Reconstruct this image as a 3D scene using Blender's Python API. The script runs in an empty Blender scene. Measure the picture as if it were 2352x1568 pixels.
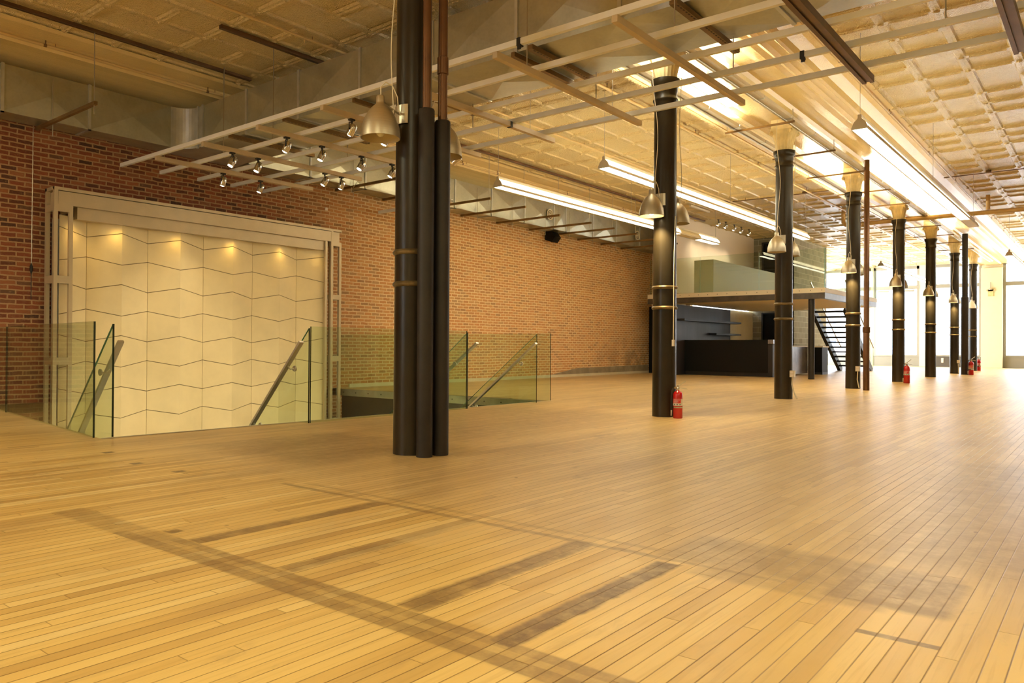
import bpy, math, random
from mathutils import Vector, Matrix
R = random.Random(7)
C = bpy.context.scene.collection
sc = bpy.context.scene

# ------------------------------------------------------------------ camera
def camera():
    yaw, pitch, roll = .671601, .006026, .006062
    cy, sy, cp, sp = math.cos(yaw), math.sin(yaw), math.cos(pitch), math.sin(pitch)
    f = Vector((-sy*cp, cy*cp, sp)); rt = Vector((cy, sy, 0)); up = rt.cross(f)
    a = math.cos(roll)*rt + math.sin(roll)*up
    b = -math.sin(roll)*rt + math.cos(roll)*up
    cam = bpy.data.cameras.new('camera'); o = bpy.data.objects.new('camera', cam); C.objects.link(o)
    m = Matrix((a, b, -f)).transposed().to_4x4(); m.translation = (0, 0, .87)
    o.matrix_world = m
    cam.sensor_width = 36; cam.lens = 1746.88*36/2352; cam.clip_start = .05; cam.clip_end = 300
    sc.camera = o
camera()
# ------------------------------------------------------------------ world, exposure
w = bpy.data.worlds.new('sky'); sc.world = w; w.use_nodes = True
bg = w.node_tree.nodes['Background']; bg.inputs[0].default_value = (.93, .97, 1, 1); bg.inputs[1].default_value = 7.5
vs = sc.view_settings; vs.view_transform = 'Standard'; vs.look = 'None'; vs.gamma = 1; vs.exposure = .42; vs.use_curve_mapping = False
try:
    sc.cycles.max_bounces = 9; sc.cycles.diffuse_bounces = 5; sc.cycles.glossy_bounces = 4
    sc.cycles.transparent_max_bounces = 16; sc.cycles.transmission_bounces = 6
    sc.cycles.sample_clamp_indirect = 6; sc.cycles.caustics_reflective = False; sc.cycles.caustics_refractive = False
    sc.cycles.use_denoising = True
except Exception: pass

def area(name, loc, rot, sx, sy, power, col=(1, .86, .62)):
    l = bpy.data.lights.new(name, 'AREA'); l.shape = 'RECTANGLE'; l.size = sx; l.size_y = sy; l.energy = power; l.color = col
    o = bpy.data.objects.new(name, l); C.objects.link(o); o.location = loc; o.rotation_euler = rot; return o
# room lights of the bays beside and behind the camera, and the daylight of the rear windows
WARM = (1, .91, .56)
for (x, y) in ((-7.5, -1.6), (-1.2, -1.8), (2.6, 1.5), (2.6, 6.5)):
    area('bay_light', (x, y, 4.5), (0, 0, 0), .3, 2.4, 150 if x < 2 else 135, WARM)
l_ = bpy.data.lights.new('sun', 'SUN'); l_.energy = 40; l_.angle = .02; l_.color = (1, .97, .92)
o_ = bpy.data.objects.new('sun', l_); C.objects.link(o_); o_.rotation_euler = (math.radians(32), 0, math.radians(10))
p_ = area('window_portal', (-4.2, 41.9, 2.7), (math.radians(-90), 0, 0), 16.5, 4.6, 1); p_.data.cycles.is_portal = True
p_ = area('window_portal', (-7.5, -6.35, 2.4), (math.radians(-90), 0, math.radians(180)), 1.6, 2.4, 1); p_.data.cycles.is_portal = True

# ------------------------------------------------------------------ node helpers
class NT:
    def __init__(s, name):
        s.m = bpy.data.materials.new(name); s.m.use_nodes = True; s.t = s.m.node_tree
        s.p = s.t.nodes['Principled BSDF']; s.out = s.t.nodes['Material Output']
    def n(s, typ, **kw):
        o = s.t.nodes.new(typ)
        for k, v in kw.items():
            if hasattr(o, k): setattr(o, k, v)
        return o
    def l(s, a, b): s.t.links.new(a, b)
    def put(s, sock, v):
        if hasattr(v, 'is_output'): s.l(v, sock)
        else: sock.default_value = v
    def math(s, op, a, b=None, c=None):
        o = s.n('ShaderNodeMath', operation=op)
        s.put(o.inputs[0], a)
        if b is not None: s.put(o.inputs[1], b)
        if c is not None: s.put(o.inputs[2], c)
        return o.outputs[0]
    def coord(s): 
        if not hasattr(s, '_c'): s._c = s.n('ShaderNodeTexCoord').outputs['Object']
        return s._c
    def xyz(s):
        if not hasattr(s, '_x'):
            o = s.n('ShaderNodeSeparateXYZ'); s.l(s.coord(), o.inputs[0]); s._x = o.outputs
        return s._x
    def vec(s, x, y, z=0.):
        o = s.n('ShaderNodeCombineXYZ'); s.put(o.inputs[0], x); s.put(o.inputs[1], y); s.put(o.inputs[2], z); return o.outputs[0]
    def noise(s, v, scale, detail=3, rough=.55, dist=0.):
        o = s.n('ShaderNodeTexNoise'); s.put(o.inputs['Vector'], v); o.inputs['Scale'].default_value = scale
        o.inputs['Detail'].default_value = detail; o.inputs['Roughness'].default_value = rough; o.inputs['Distortion'].default_value = dist
        return o.outputs['Fac']
    def wn(s, v):
        o = s.n('ShaderNodeTexWhiteNoise'); s.put(o.inputs['Vector'], v); return o.outputs['Value']
    def mix(s, f, a, b, blend='MIX'):
        o = s.n('ShaderNodeMix', data_type='RGBA', blend_type=blend)
        s.put(o.inputs[0], f); s.put(o.inputs[6], a); s.put(o.inputs[7], b); return o.outputs[2]
    def ramp(s, f, pts):
        o = s.n('ShaderNodeValToRGB'); s.put(o.inputs[0], f); e = o.color_ramp.elements
        e[0].position, e[0].color = pts[0][0], pts[0][1]; e[1].position, e[1].color = pts[-1][0], pts[-1][1]
        for p, c in pts[1:-1]:
            q = e.new(p); q.color = c
        return o.outputs[0]
    def bump(s, h, strength=.3, dist=.01):
        o = s.n('ShaderNodeBump'); s.put(o.inputs['Height'], h); o.inputs['Strength'].default_value = strength
        o.inputs['Distance'].default_value = dist; s.l(o.outputs[0], s.p.inputs['Normal'])
    def sm(s, x, a, b):   # smooth 0..1 between a and b
        o = s.n('ShaderNodeMapRange', interpolation_type='SMOOTHSTEP'); s.put(o.inputs[0], x)
        o.inputs[1].default_value = a; o.inputs[2].default_value = b; return o.outputs[0]

def c4(c): return (c[0], c[1], c[2], 1)
def mat(name, col, rough=.5, metal=0., spec=.5, var=.0, vscale=4, bump=0., bscale=30, stretch=None):
    n = NT(name); n.p.inputs['Roughness'].default_value = rough; n.p.inputs['Metallic'].default_value = metal
    n.p.inputs['Specular IOR Level'].default_value = spec
    v = n.coord()
    if stretch:
        mp = n.n('ShaderNodeMapping'); n.l(v, mp.inputs[0]); mp.inputs['Scale'].default_value = stretch; v = mp.outputs[0]
    if var:
        f = n.noise(v, vscale, 4, .6)
        lo = tuple(x*(1-var) for x in col); hi = tuple(min(1, x*(1+var)) for x in col)
        n.l(n.ramp(f, [(.3, c4(lo)), (.7, c4(hi))]), n.p.inputs['Base Color'])
    else: n.p.inputs['Base Color'].default_value = c4(col)
    if bump: n.bump(n.noise(v, bscale, 3), bump, .004)
    return n.m
def emit(name, col, st, base=(.9, .9, .9)):
    n = NT(name); n.p.inputs['Base Color'].default_value = c4(base)
    n.p.inputs['Emission Color'].default_value = c4(col); n.p.inputs['Emission Strength'].default_value = st; return n.m

def glass(name, tint=(.90, .955, .87)):
    n = NT(name); t = n.t; t.nodes.remove(n.p)
    tr = n.n('ShaderNodeBsdfTransparent'); tr.inputs[0].default_value = c4(tint)
    g = n.n('ShaderNodeBsdfGlossy'); g.inputs['Roughness'].default_value = .02
    fr = n.n('ShaderNodeLayerWeight'); fr.inputs[0].default_value = .5
    ff = n.math('ADD', .035, n.math('MULTIPLY', n.math('POWER', fr.outputs['Facing'], 5), .8))
    mx = n.n('ShaderNodeMixShader'); n.l(ff, mx.inputs[0]); n.l(tr.outputs[0], mx.inputs[1]); n.l(g.outputs[0], mx.inputs[2])
    n.l(mx.outputs[0], n.out.inputs[0]); return n.m

def brick_mat(name, vertical='YZ', tone=1.0):
    n = NT(name); x = n.xyz()
    u = x[1] if vertical == 'YZ' else x[0]
    v = n.vec(u, x[2])
    wob = n.math('MULTIPLY', n.math('SUBTRACT', n.noise(v, 1.3, 2), .5), .03)
    wob2 = n.math('MULTIPLY', n.math('SUBTRACT', n.noise(v, 9, 2), .5), .022)
    v2 = n.vec(n.math('ADD', u, wob2), n.math('ADD', x[2], n.math('ADD', wob, wob2)))
    b = n.n('ShaderNodeTexBrick'); n.l(v2, b.inputs['Vector'])
    b.inputs['Scale'].default_value = 1; b.inputs['Brick Width'].default_value = .205; b.inputs['Row Height'].default_value = .068
    b.inputs['Mortar Size'].default_value = .012; b.inputs['Mortar Smooth'].default_value = .35; b.inputs['Bias'].default_value = 0
    b.inputs['Color1'].default_value = (0, 0, 0, 1); b.inputs['Color2'].default_value = (1, 1, 1, 1); b.inputs['Mortar'].default_value = (.5, .5, .5, 1)
    far = n.sm(u, 7.5, 12.5)  # far bricks tanner: mostly brighter light put into the colour, with some efflorescence
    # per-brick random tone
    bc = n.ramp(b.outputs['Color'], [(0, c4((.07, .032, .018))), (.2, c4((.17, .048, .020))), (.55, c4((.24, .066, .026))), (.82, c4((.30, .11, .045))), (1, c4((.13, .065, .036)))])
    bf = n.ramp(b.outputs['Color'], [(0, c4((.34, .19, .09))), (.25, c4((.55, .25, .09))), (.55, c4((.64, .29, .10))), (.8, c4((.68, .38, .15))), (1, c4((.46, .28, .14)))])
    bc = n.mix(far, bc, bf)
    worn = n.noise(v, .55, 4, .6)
    wf = n.math('MULTIPLY', far, n.math('ADD', .02, n.math('MULTIPLY', worn, .55)))  # tan blotches: painted-in light and efflorescence, growing towards the far end
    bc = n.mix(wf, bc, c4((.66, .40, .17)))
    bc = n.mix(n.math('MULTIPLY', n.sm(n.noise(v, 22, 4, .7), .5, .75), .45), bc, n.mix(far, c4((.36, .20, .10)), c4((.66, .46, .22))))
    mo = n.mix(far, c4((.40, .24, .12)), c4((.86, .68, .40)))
    col = n.mix(b.outputs['Fac'], bc, mo)
    # soot near the far foot of the wall
    soot = n.math('MULTIPLY', n.math('MULTIPLY', n.sm(u, 18.5, 22), n.sm(x[2], 1.5, .3)), n.sm(n.noise(v, 2.2, 4), .4, .6))
    col = n.mix(n.math('MULTIPLY', soot, .5), col, c4((.12, .09, .06)))
    n.l(col, n.p.inputs['Base Color']); n.p.inputs['Roughness'].default_value = .85
    h = n.math('ADD', n.math('MULTIPLY', b.outputs['Fac'], -1), n.math('MULTIPLY', n.noise(v, 45, 3), .5))
    n.bump(h, .7, .008); return n.m

def floor_mat():
    n = NT('strip_maple_floor'); x = n.xyz(); X, Y = x[0], x[1]
    bw = .057
    # long patched zones keep their boards, only ends shift
    q = n.math('DIVIDE', X, bw); bi = n.math('FLOOR', q); fr = n.math('FRACT', q)
    sh = n.math('MULTIPLY', n.wn(n.vec(bi, 3.3)), 9)
    ln = n.math('ADD', 1.1, n.math('MULTIPLY', n.wn(n.vec(bi, 8.1)), 1.3))
    yq = n.math('DIVIDE', n.math('ADD', Y, sh), ln); yi = n.math('FLOOR', yq); yf = n.math('FRACT', yq)
    r1 = n.wn(n.vec(bi, yi, 1.)); r2 = n.wn(n.vec(bi, yi, 5.)); 
    col = n.ramp(r1, [(0, c4((.52, .33, .11))), (.12, c4((.65, .43, .145))), (.5, c4((.71, .49, .175))), (.85, c4((.75, .53, .20))), (1, c4((.80, .60, .26)))])
    gv = n.vec(n.math('ADD', n.math('MULTIPLY', X, 45), n.math('MULTIPLY', r2, 40)), n.math('MULTIPLY', Y, 1.6))
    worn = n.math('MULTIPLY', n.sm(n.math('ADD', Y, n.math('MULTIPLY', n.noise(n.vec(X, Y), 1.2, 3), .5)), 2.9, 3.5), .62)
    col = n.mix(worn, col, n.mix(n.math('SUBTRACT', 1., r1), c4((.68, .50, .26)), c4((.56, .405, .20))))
    g = n.noise(gv, 1.0, 5, .6, .6)
    col = n.mix(.85, col, n.ramp(g, [(.25, c4((.80, .74, .66))), (.5, c4((1, 1, 1))), (.8, c4((1, .97, .92)))]), 'MULTIPLY')
    big = n.noise(n.vec(n.math('MULTIPLY', X, 1.5), n.math('MULTIPLY', Y, .45)), 1.0, 4, .6)
    col = n.mix(n.math('MULTIPLY', n.sm(big, .46, .70), .5), col, c4((.40, .25, .10)))
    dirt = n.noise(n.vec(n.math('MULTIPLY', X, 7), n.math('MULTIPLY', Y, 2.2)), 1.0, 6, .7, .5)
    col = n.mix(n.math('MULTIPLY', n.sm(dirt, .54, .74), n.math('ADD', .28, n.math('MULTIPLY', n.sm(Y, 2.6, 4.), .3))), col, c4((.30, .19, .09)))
    gap = n.math('MAXIMUM', n.sm(fr, .06, 0.), n.sm(fr, .94, 1.))
    gapw = n.math('ADD', .5, n.math('MULTIPLY', n.wn(n.vec(bi, 77.)), .6))
    gap = n.math('MULTIPLY', gap, gapw)
    ends = n.math('MULTIPLY', n.sm(n.math('MULTIPLY', yf, ln), .005, 0.), .8)
    # nails / knots
    vor = n.n('ShaderNodeTexVoronoi'); n.l(n.vec(n.math('MULTIPLY', X, 3.0), n.math('MULTIPLY', Y, 2.2)), vor.inputs['Vector']); vor.inputs['Scale'].default_value = 1
    kn = n.math('MULTIPLY', n.sm(vor.outputs['Distance'], .040, .022), .8)
    col = n.mix(n.math('MAXIMUM', n.math('MAXIMUM', gap, ends), kn), col, c4((.16, .075, .024)))
    # dirt marks of old partitions and tape
    jit = n.math('MULTIPLY', n.math('SUBTRACT', n.noise(n.vec(X, Y), 7, 4, .7), .5), .05)
    Xj = n.math('ADD', X, jit); Yj = n.math('ADD', Y, jit)
    rub = n.noise(n.vec(n.math('MULTIPLY', X, 5), n.math('MULTIPLY', Y, 5)), 1.6, 5, .72)
    def box(x0, x1, y0, y1, s, st, jt=True):
        a, b = (Xj, Yj) if jt else (X, Y)
        m = n.math('MULTIPLY', n.math('MULTIPLY', n.sm(a, x0-s, x0+s), n.sm(a, x1+s, x1-s)), n.math('MULTIPLY', n.sm(b, y0-s, y0+s), n.sm(b, y1+s, y1-s)))
        return n.math('MULTIPLY', m, st)
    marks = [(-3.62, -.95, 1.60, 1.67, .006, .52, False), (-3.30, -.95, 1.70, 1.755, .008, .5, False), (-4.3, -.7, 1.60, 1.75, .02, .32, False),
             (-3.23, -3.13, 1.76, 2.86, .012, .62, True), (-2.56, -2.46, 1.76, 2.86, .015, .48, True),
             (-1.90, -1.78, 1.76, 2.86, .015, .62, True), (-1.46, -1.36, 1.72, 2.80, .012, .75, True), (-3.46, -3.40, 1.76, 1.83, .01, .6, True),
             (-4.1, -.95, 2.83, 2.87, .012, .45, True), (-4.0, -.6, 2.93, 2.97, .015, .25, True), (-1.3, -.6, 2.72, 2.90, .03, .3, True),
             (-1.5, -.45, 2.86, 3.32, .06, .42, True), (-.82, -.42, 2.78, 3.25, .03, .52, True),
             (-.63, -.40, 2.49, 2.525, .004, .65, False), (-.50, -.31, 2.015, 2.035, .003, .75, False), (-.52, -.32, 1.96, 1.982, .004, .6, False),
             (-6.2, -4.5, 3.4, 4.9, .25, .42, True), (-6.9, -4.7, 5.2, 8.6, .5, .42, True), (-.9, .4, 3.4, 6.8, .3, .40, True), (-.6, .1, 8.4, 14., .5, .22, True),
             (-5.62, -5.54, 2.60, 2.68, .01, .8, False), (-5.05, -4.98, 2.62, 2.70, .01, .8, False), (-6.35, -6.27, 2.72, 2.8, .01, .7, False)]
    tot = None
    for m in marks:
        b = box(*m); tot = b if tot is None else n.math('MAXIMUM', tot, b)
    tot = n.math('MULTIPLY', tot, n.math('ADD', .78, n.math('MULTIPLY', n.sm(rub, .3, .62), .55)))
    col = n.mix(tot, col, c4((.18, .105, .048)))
    pale = n.math('MAXIMUM', box(-2.62, -2.3, 2.35, 2.83, .03, .35), box(-1.62, -1.50, 1.8, 2.75, .02, .3))
    col = n.mix(pale, col, c4((.82, .62, .30)))
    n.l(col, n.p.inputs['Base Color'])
    n.l(n.math('ADD', .27, n.math('MULTIPLY', rub, .16)), n.p.inputs['Roughness'])
    n.p.inputs['Specular IOR Level'].default_value = .45
    n.bump(n.math('ADD', n.math('MULTIPLY', n.math('MAXIMUM', gap, ends), -1), n.math('MULTIPLY', g, .12)), .35, .003)
    return n.m

def tin_mat(name, col=(.84, .65, .31), ornament=1.0):
    n = NT(name); x = n.xyz()
    n.p.inputs['Roughness'].default_value = .22; n.p.inputs['Specular IOR Level'].default_value = .75
    v = n.vec(n.math('MULTIPLY', x[0], 1/.63), n.math('MULTIPLY', x[1], 1/.63), n.math('MULTIPLY', x[2], 1.6))
    a = n.noise(v, 7, 2, .5, 2.5); b = n.noise(v, 17, 2, .5, 1.5)
    h = n.math('ADD', n.math('ABSOLUTE', n.math('SUBTRACT', a, .5)), n.math('MULTIPLY', n.math('ABSOLUTE', n.math('SUBTRACT', b, .5)), .45))
    f = n.noise(n.coord(), 1.1, 3)
    n.l(n.ramp(f, [(.3, c4(tuple(q*.93 for q in col))), (.7, c4(col))]), n.p.inputs['Base Color'])
    n.bump(h, ornament, .06); return n.m

M = {}
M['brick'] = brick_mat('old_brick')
M['floor'] = floor_mat()
M['tin'] = tin_mat('pressed_tin'); M['tinplain'] = tin_mat('plain_tin', (.84, .65, .31), .22)
M['cream'] = mat('cream_paint', (.74, .62, .38), .55, var=.06, bump=.1)
M['capital'] = mat('capital_paint', (.74, .60, .31), .5, var=.15, vscale=9, bump=.5, bscale=25)
M['white'] = mat('white_paint', (.80, .76, .66), .6, var=.03)
M['pier'] = mat('pier_paint', (.80, .76, .60), .6, var=.03)
M['iron'] = mat('dark_cast_iron', (.024, .018, .010),   .33, 0, .28, var=.5, vscale=2.5, bump=.5, bscale=14, stretch=(1, 1, .5))
M['sleeve'] = mat('dark_sleeve', (.018, .014, .012), .55, 0, .45, var=.35, vscale=5, bump=.35, bscale=16)
M['copper'] = mat('brown_pipe', (.13, .058, .022), .38, .5, var=.3, vscale=3)
M['ring'] = mat('rubbed_ring', (.17, .125, .06), .4, .5, var=.4, vscale=12)
M['galv'] = None
def galv():
    n = NT('galvanised_sheet'); n.p.inputs['Metallic'].default_value = .7
    f = n.noise(n.coord(), 2.4, 4, .6, .5); v = n.n('ShaderNodeTexVoronoi'); n.l(n.coord(), v.inputs['Vector']); v.inputs['Scale'].default_value = 28
    c = n.mix(n.math('MULTIPLY', v.outputs['Distance'], .25), n.ramp(f, [(.3, c4((.40, .40, .32))), (.7, c4((.54, .54, .44)))]), c4((.66, .66, .56)))
    n.l(c, n.p.inputs['Base Color']); n.p.inputs['Roughness'].default_value = .33; return n.m
M['galv'] = galv()
M['bright'] = mat('bright_flange', (.62, .64, .62), .35, .7, var=.15)
M['alu'] = mat('satin_aluminium_bar', (.82, .81, .80), .45, .0, var=.05)
M['tancross'] = mat('tan_cross_bar', (.58, .47, .31), .45, .1, var=.08)
M['darkbar'] = mat('dark_slotted_bar', (.12, .065, .028), .4, .5, var=.2)
M['strut'] = mat('green_brown_strut', (.21, .125, .045), .45, .5, var=.35, vscale=2)
M['zinc'] = mat('zinc_rod', (.42, .38, .30), .35, .8)
M['brass'] = mat('brushed_brass_shade', (.52, .47, .36), .42, .85, var=.08, vscale=8, stretch=(.3, .3, 14))
M['inner'] = mat('shade_inner', (.62, .52, .34), .5, .2)
M['shadewhite'] = mat('white_enamel_shade', (.86, .83, .72), .4)
M['cable'] = mat('white_cable', (.80, .74, .60), .5)
M['chrome'] = mat('chrome', (.62, .60, .56), .13, 1.0)
M['bulb'] = emit('halogen_bulb', (1, .86, .60), 25)
M['bulbdim'] = emit('small_bulb', (1, .80, .45), 30)
M['tube'] = emit('fluorescent_tube', (1, .93, .72), 14)
M['upl'] = emit('uplight_tube', (1, .88, .60), 90)
M['fixture'] = mat('grey_fixture', (.62, .56, .46), .4, .1)
M['fixinner'] = mat('fixture_louvre', (.82, .74, .55), .35, .2)
M['frame'] = mat('champagne_steel', (.52, .42, .27), .42, .25, var=.06)
M['frameside'] = M['frame']
M['panel'] = mat('stone_panel', (.82, .68, .40), .62, var=.05, vscale=2.5, bump=.06)
M['joint'] = mat('panel_joint', (.16, .11, .05), .8)
M['steel'] = mat('brushed_steel', (.66, .63, .54), .33, .75, var=.08, vscale=6)
M['glass'] = glass('green_glass'); M['gedge'] = mat('dark_glass_edge', (.008, .022, .014), .15, 0, .6)
M['wglass'] = glass('window_glass', (.96, .98, .98)); M['medge'] = mat('pale_glass_edge', (.12, .34, .27), .2)
M['black'] = mat('black_steel', (.008, .007, .007), .5, 0, var=.4, vscale=3)
M['blackmat'] = mat('black_laminate', (.008, .008, .007), .55, 0, .15)
M['bsheen'] = mat('blackened_steel_sheet', (.026, .022, .024), .5, 0, var=.45, vscale=2.2, stretch=(1, 1, .25))
M['greysheet'] = mat('grey_steel_sheet', (.26, .24, .25), .33, .5, var=.35, vscale=3)
M['fascia'] = mat('cream_fascia', (.66, .60, .46), .5, .1)
M['noses'] = mat('grey_edge_steel', (.34, .33, .27), .42, .55, var=.15)
M['beamgrey'] = mat('dark_beam_steel', (.085, .075, .066), .35, .5, var=.3)
M['sofwhite'] = mat('mezzanine_soffit', (.80, .72, .56), .6)
M['greywall'] = mat('grey_half_wall', (.56, .56, .44), .6)
M['pinkwall'] = mat('pale_wall', (.86, .74, .62), .6)
M['winframe'] = mat('grey_window_frame', (.33, .33, .29), .45, .2)
M['kick'] = mat('grey_kick_panel', (.30, .30, .26), .5)
M['kickdark'] = mat('dark_kick_panel', (.10, .09, .075), .5)
M['red'] = mat('red_enamel', (.50, .008, .010), .22, 0, .6)
M['redpale'] = mat('red_label', (.68, .03, .035), .4)
M['label'] = mat('paper_label', (.72, .66, .58), .5)
M['ink'] = mat('label_ink', (.10, .10, .16), .6)
M['rubber'] = mat('black_rubber', (.012, .011, .010), .5)
M['board'] = mat('white_baseboard', (.72, .66, .48), .5, var=.06)
M['concrete'] = mat('grey_cement', (.30, .25, .17), .8, var=.25, vscale=4)
M['dark'] = mat('dark_underside', (.035, .026, .016), .7)
M['outlet'] = mat('ivory_plastic', (.62, .56, .42), .45)
M['paintpipe'] = mat('painted_pipe', (.60, .42, .18), .38, var=.06)
M['sprink'] = mat('sprinkler_brass', (.20, .12, .06), .4, .7)
M['street'] = mat('street_paving', (.75, .75, .75), .9)
M['fac1'] = mat('outside_facade', (.34, .34, .37), .8)
M['fac2'] = mat('outside_bluish_glass', (.12, .17, .27), .4)
M['fac3'] = mat('outside_pink_stone', (.26, .14, .16), .8)
M['green'] = mat('outside_leaves', (.30, .46, .30), .8)
def block():
    n = NT('cement_block'); x = n.xyz(); v = n.vec(n.math('ADD', x[0], x[1]), x[2])
    b = n.n('ShaderNodeTexBrick'); n.l(v, b.inputs['Vector']); b.inputs['Scale'].default_value = 1
    b.inputs['Brick Width'].default_value = .41; b.inputs['Row Height'].default_value = .205; b.inputs['Mortar Size'].default_value = .008
    b.inputs['Color1'].default_value = c4((.22, .205, .145)); b.inputs['Color2'].default_value = c4((.31, .29, .21)); b.inputs['Mortar'].default_value = c4((.48, .45, .34))
    n.l(b.outputs['Color'], n.p.inputs['Base Color']); n.p.inputs['Roughness'].default_value = .85; n.bump(b.outputs['Fac'], .3, -.006); return n.m
M['block'] = block()

# ------------------------------------------------------------------ mesh helpers
class MB:
    def __init__(s): s.v = []; s.f = []; s.smooth = False
    def face(s, pts):
        i = len(s.v); s.v += [tuple(p) for p in pts]; s.f.append(tuple(range(i, i+len(pts)))); return s
    def box(s, x0, y0, z0, x1, y1, z1):
        x0, x1 = min(x0, x1), max(x0, x1); y0, y1 = min(y0, y1), max(y0, y1); z0, z1 = min(z0, z1), max(z0, z1)
        i = len(s.v)
        s.v += [(x, y, z) for z in (z0, z1) for (x, y) in ((x0, y0), (x1, y0), (x1, y1), (x0, y1))]
        s.f += [tuple(i+k for k in q) for q in ((3, 2, 1, 0), (4, 5, 6, 7), (0, 1, 5, 4), (1, 2, 6, 5), (2, 3, 7, 6), (3, 0, 4, 7))]; return s
    def prism(s, poly, axis, a, b):   # poly in the two other axes (order x,y,z without axis)
        def P(u, v, w): return {0: (w, u, v), 1: (u, w, v), 2: (u, v, w)}[axis]
        i = len(s.v); n = len(poly)
        s.v += [P(u, v, a) for u, v in poly] + [P(u, v, b) for u, v in poly]
        s.f.append(tuple(i+k for k in range(n))[::-1]); s.f.append(tuple(i+n+k for k in range(n)))
        for k in range(n): s.f.append((i+k, i+(k+1) % n, i+n+(k+1) % n, i+n+k))
        return s
    def bar(s, p, q, w, h, up=(0, 0, 1)):
        p, q = Vector(p), Vector(q); d = (q-p).normalized(); u = Vector(up)
        if abs(d.dot(u)) > .99: u = Vector((0, 1, 0))
        a = d.cross(u).normalized(); b = a.cross(d)
        i = len(s.v)
        for c in (p, q):
            for (sx, sy) in ((-1, -1), (1, -1), (1, 1), (-1, 1)): s.v.append(tuple(c + a*sx*w/2 + b*sy*h/2))
        s.f += [tuple(i+k for k in t) for t in ((0, 1, 2, 3), (7, 6, 5, 4), (0, 4, 5, 1), (1, 5, 6, 2), (2, 6, 7, 3), (3, 7, 4, 0))]; return s
    def tube(s, pts, r, n=10, cap=True):
        pts = [Vector(p) for p in pts]; rs = r if isinstance(r, (list, tuple)) else [r]*len(pts); i0 = len(s.v)
        ref = None
        for k, p in enumerate(pts):
            d = (pts[min(k+1, len(pts)-1)] - pts[max(k-1, 0)]).normalized()
            if ref is None: ref = Vector((1, 0, 0)) if abs(d.x) < .9 else Vector((0, 1, 0))
            a = (ref - d*ref.dot(d)).normalized(); b = d.cross(a); ref = a
            for j in range(n):
                t = 2*math.pi*j/n; s.v.append(tuple(p + rs[k]*(a*math.cos(t)+b*math.sin(t))))
        for k in range(len(pts)-1):
            for j in range(n):
                a0 = i0+k*n+j; a1 = i0+k*n+(j+1) % n; s.f.append((a0, a1, a1+n, a0+n))
        if cap:
            s.f.append(tuple(i0+j for j in range(n))[::-1]); s.f.append(tuple(i0+(len(pts)-1)*n+j for j in range(n)))
        s.smooth = True; return s
    def lathe(s, prof, c=(0, 0, 0), n=24, axis=None, caps=True):
        ax = Vector(axis).normalized() if axis else Vector((0, 0, 1))
        a = ax.orthogonal().normalized(); b = ax.cross(a); c = Vector(c); i0 = len(s.v)
        for r, z in prof:
            for j in range(n):
                t = 2*math.pi*j/n; s.v.append(tuple(c + ax*z + max(r, 1e-4)*(a*math.cos(t)+b*math.sin(t))))
        for k in range(len(prof)-1):
            for j in range(n):
                a0 = i0+k*n+j; a1 = i0+k*n+(j+1) % n; s.f.append((a0, a1, a1+n, a0+n))
        if caps:
            s.f.append(tuple(i0+j for j in range(n))[::-1]); s.f.append(tuple(i0+(len(prof)-1)*n+j for j in range(n)))
        s.smooth = True; return s
    def build(s, name, m, parent=None, loc=(0, 0, 0), flat=False):
        me = bpy.data.meshes.new(name); L = Vector(loc)
        if parent is not None: L = Vector(parent['_o'])
        me.from_pydata([tuple(Vector(v)-L) for v in s.v], [], s.f); me.materials.append(m); me.validate()
        o = bpy.data.objects.new(name, me); C.objects.link(o)
        if parent is not None: o.parent = parent; o['_o'] = parent['_o']
        else: o.location = L; o['_o'] = tuple(L)
        if s.smooth and not flat:
            for p in me.polygons: p.use_smooth = len(p.vertices) == 4
            try: me.set_sharp_from_angle(angle=math.radians(42))
            except Exception: pass
        return o
def tag(o, label=None, cat=None, group=None, kind=None):
    if label: o['label'] = label
    if cat: o['category'] = cat
    if group: o['group'] = group
    if kind: o['kind'] = kind
    return o
def thing(name, loc, label, cat, group=None):
    o = bpy.data.objects.new(name, None); o.empty_display_size = .1; C.objects.link(o); o.location = loc; o['_o'] = tuple(loc)
    return tag(o, label, cat, group)
kids = {}
def copy_tree(o, loc=None, parent=None):
    c = o.copy(); C.objects.link(c); c.parent = parent
    if loc is not None: c.location = loc; c['_o'] = tuple(loc)
    for ch in [k for k in bpy.data.objects if k.parent == o]: copy_tree(ch, None, c)
    return c
def struct(name, mb, m, **k): return tag(mb.build(name, m, **k), kind='structure')

XW, CZ, FY = -12.35, 5.0, 41.5
CX = -4.4615; CY = [4.317+4.383*k for k in range(8)]
def arc(cx, cz, r, a0, a1, n=8): return [(cx+r*math.cos(math.radians(a0+(a1-a0)*k/n)), cz+r*math.sin(math.radians(a0+(a1-a0)*k/n))) for k in range(n+1)]

# ================================================================== SHELL
H1, H2, H3, H4 = (-7.30, 3.12), (-7.10, 9.92), (XW, 9.84), (XW, 3.75)
m = MB()
for z, rev in ((0, 0), (-.14, 1)):
    for q in (((XW, -6), (8, -6), H1, H4), ((8, -6), (8, FY), H2, H1), (H2, (8, FY), (XW, FY), H3)):
        pts = [(x, y, z) for x, y in q]; m.face(pts[::-1] if rev else pts)
for a, b in ((H1, H2), (H2, H3), (H3, H4), (H4, H1)):
    m.face([(a[0], a[1], 0), (a[0], a[1], -.14), (b[0], b[1], -.14), (b[0], b[1], 0)])
struct('floor', m, M['floor'])
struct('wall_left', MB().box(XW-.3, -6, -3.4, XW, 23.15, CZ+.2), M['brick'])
struct('wall_right', MB().box(8, -6, 0, 8.3, FY, CZ+.2), M['white'])
m = MB()
m.box(XW, -6.3, 0, 8, -6, 1.2).box(XW, -6.3, 3.6, 8, -6, CZ+.2)
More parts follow.
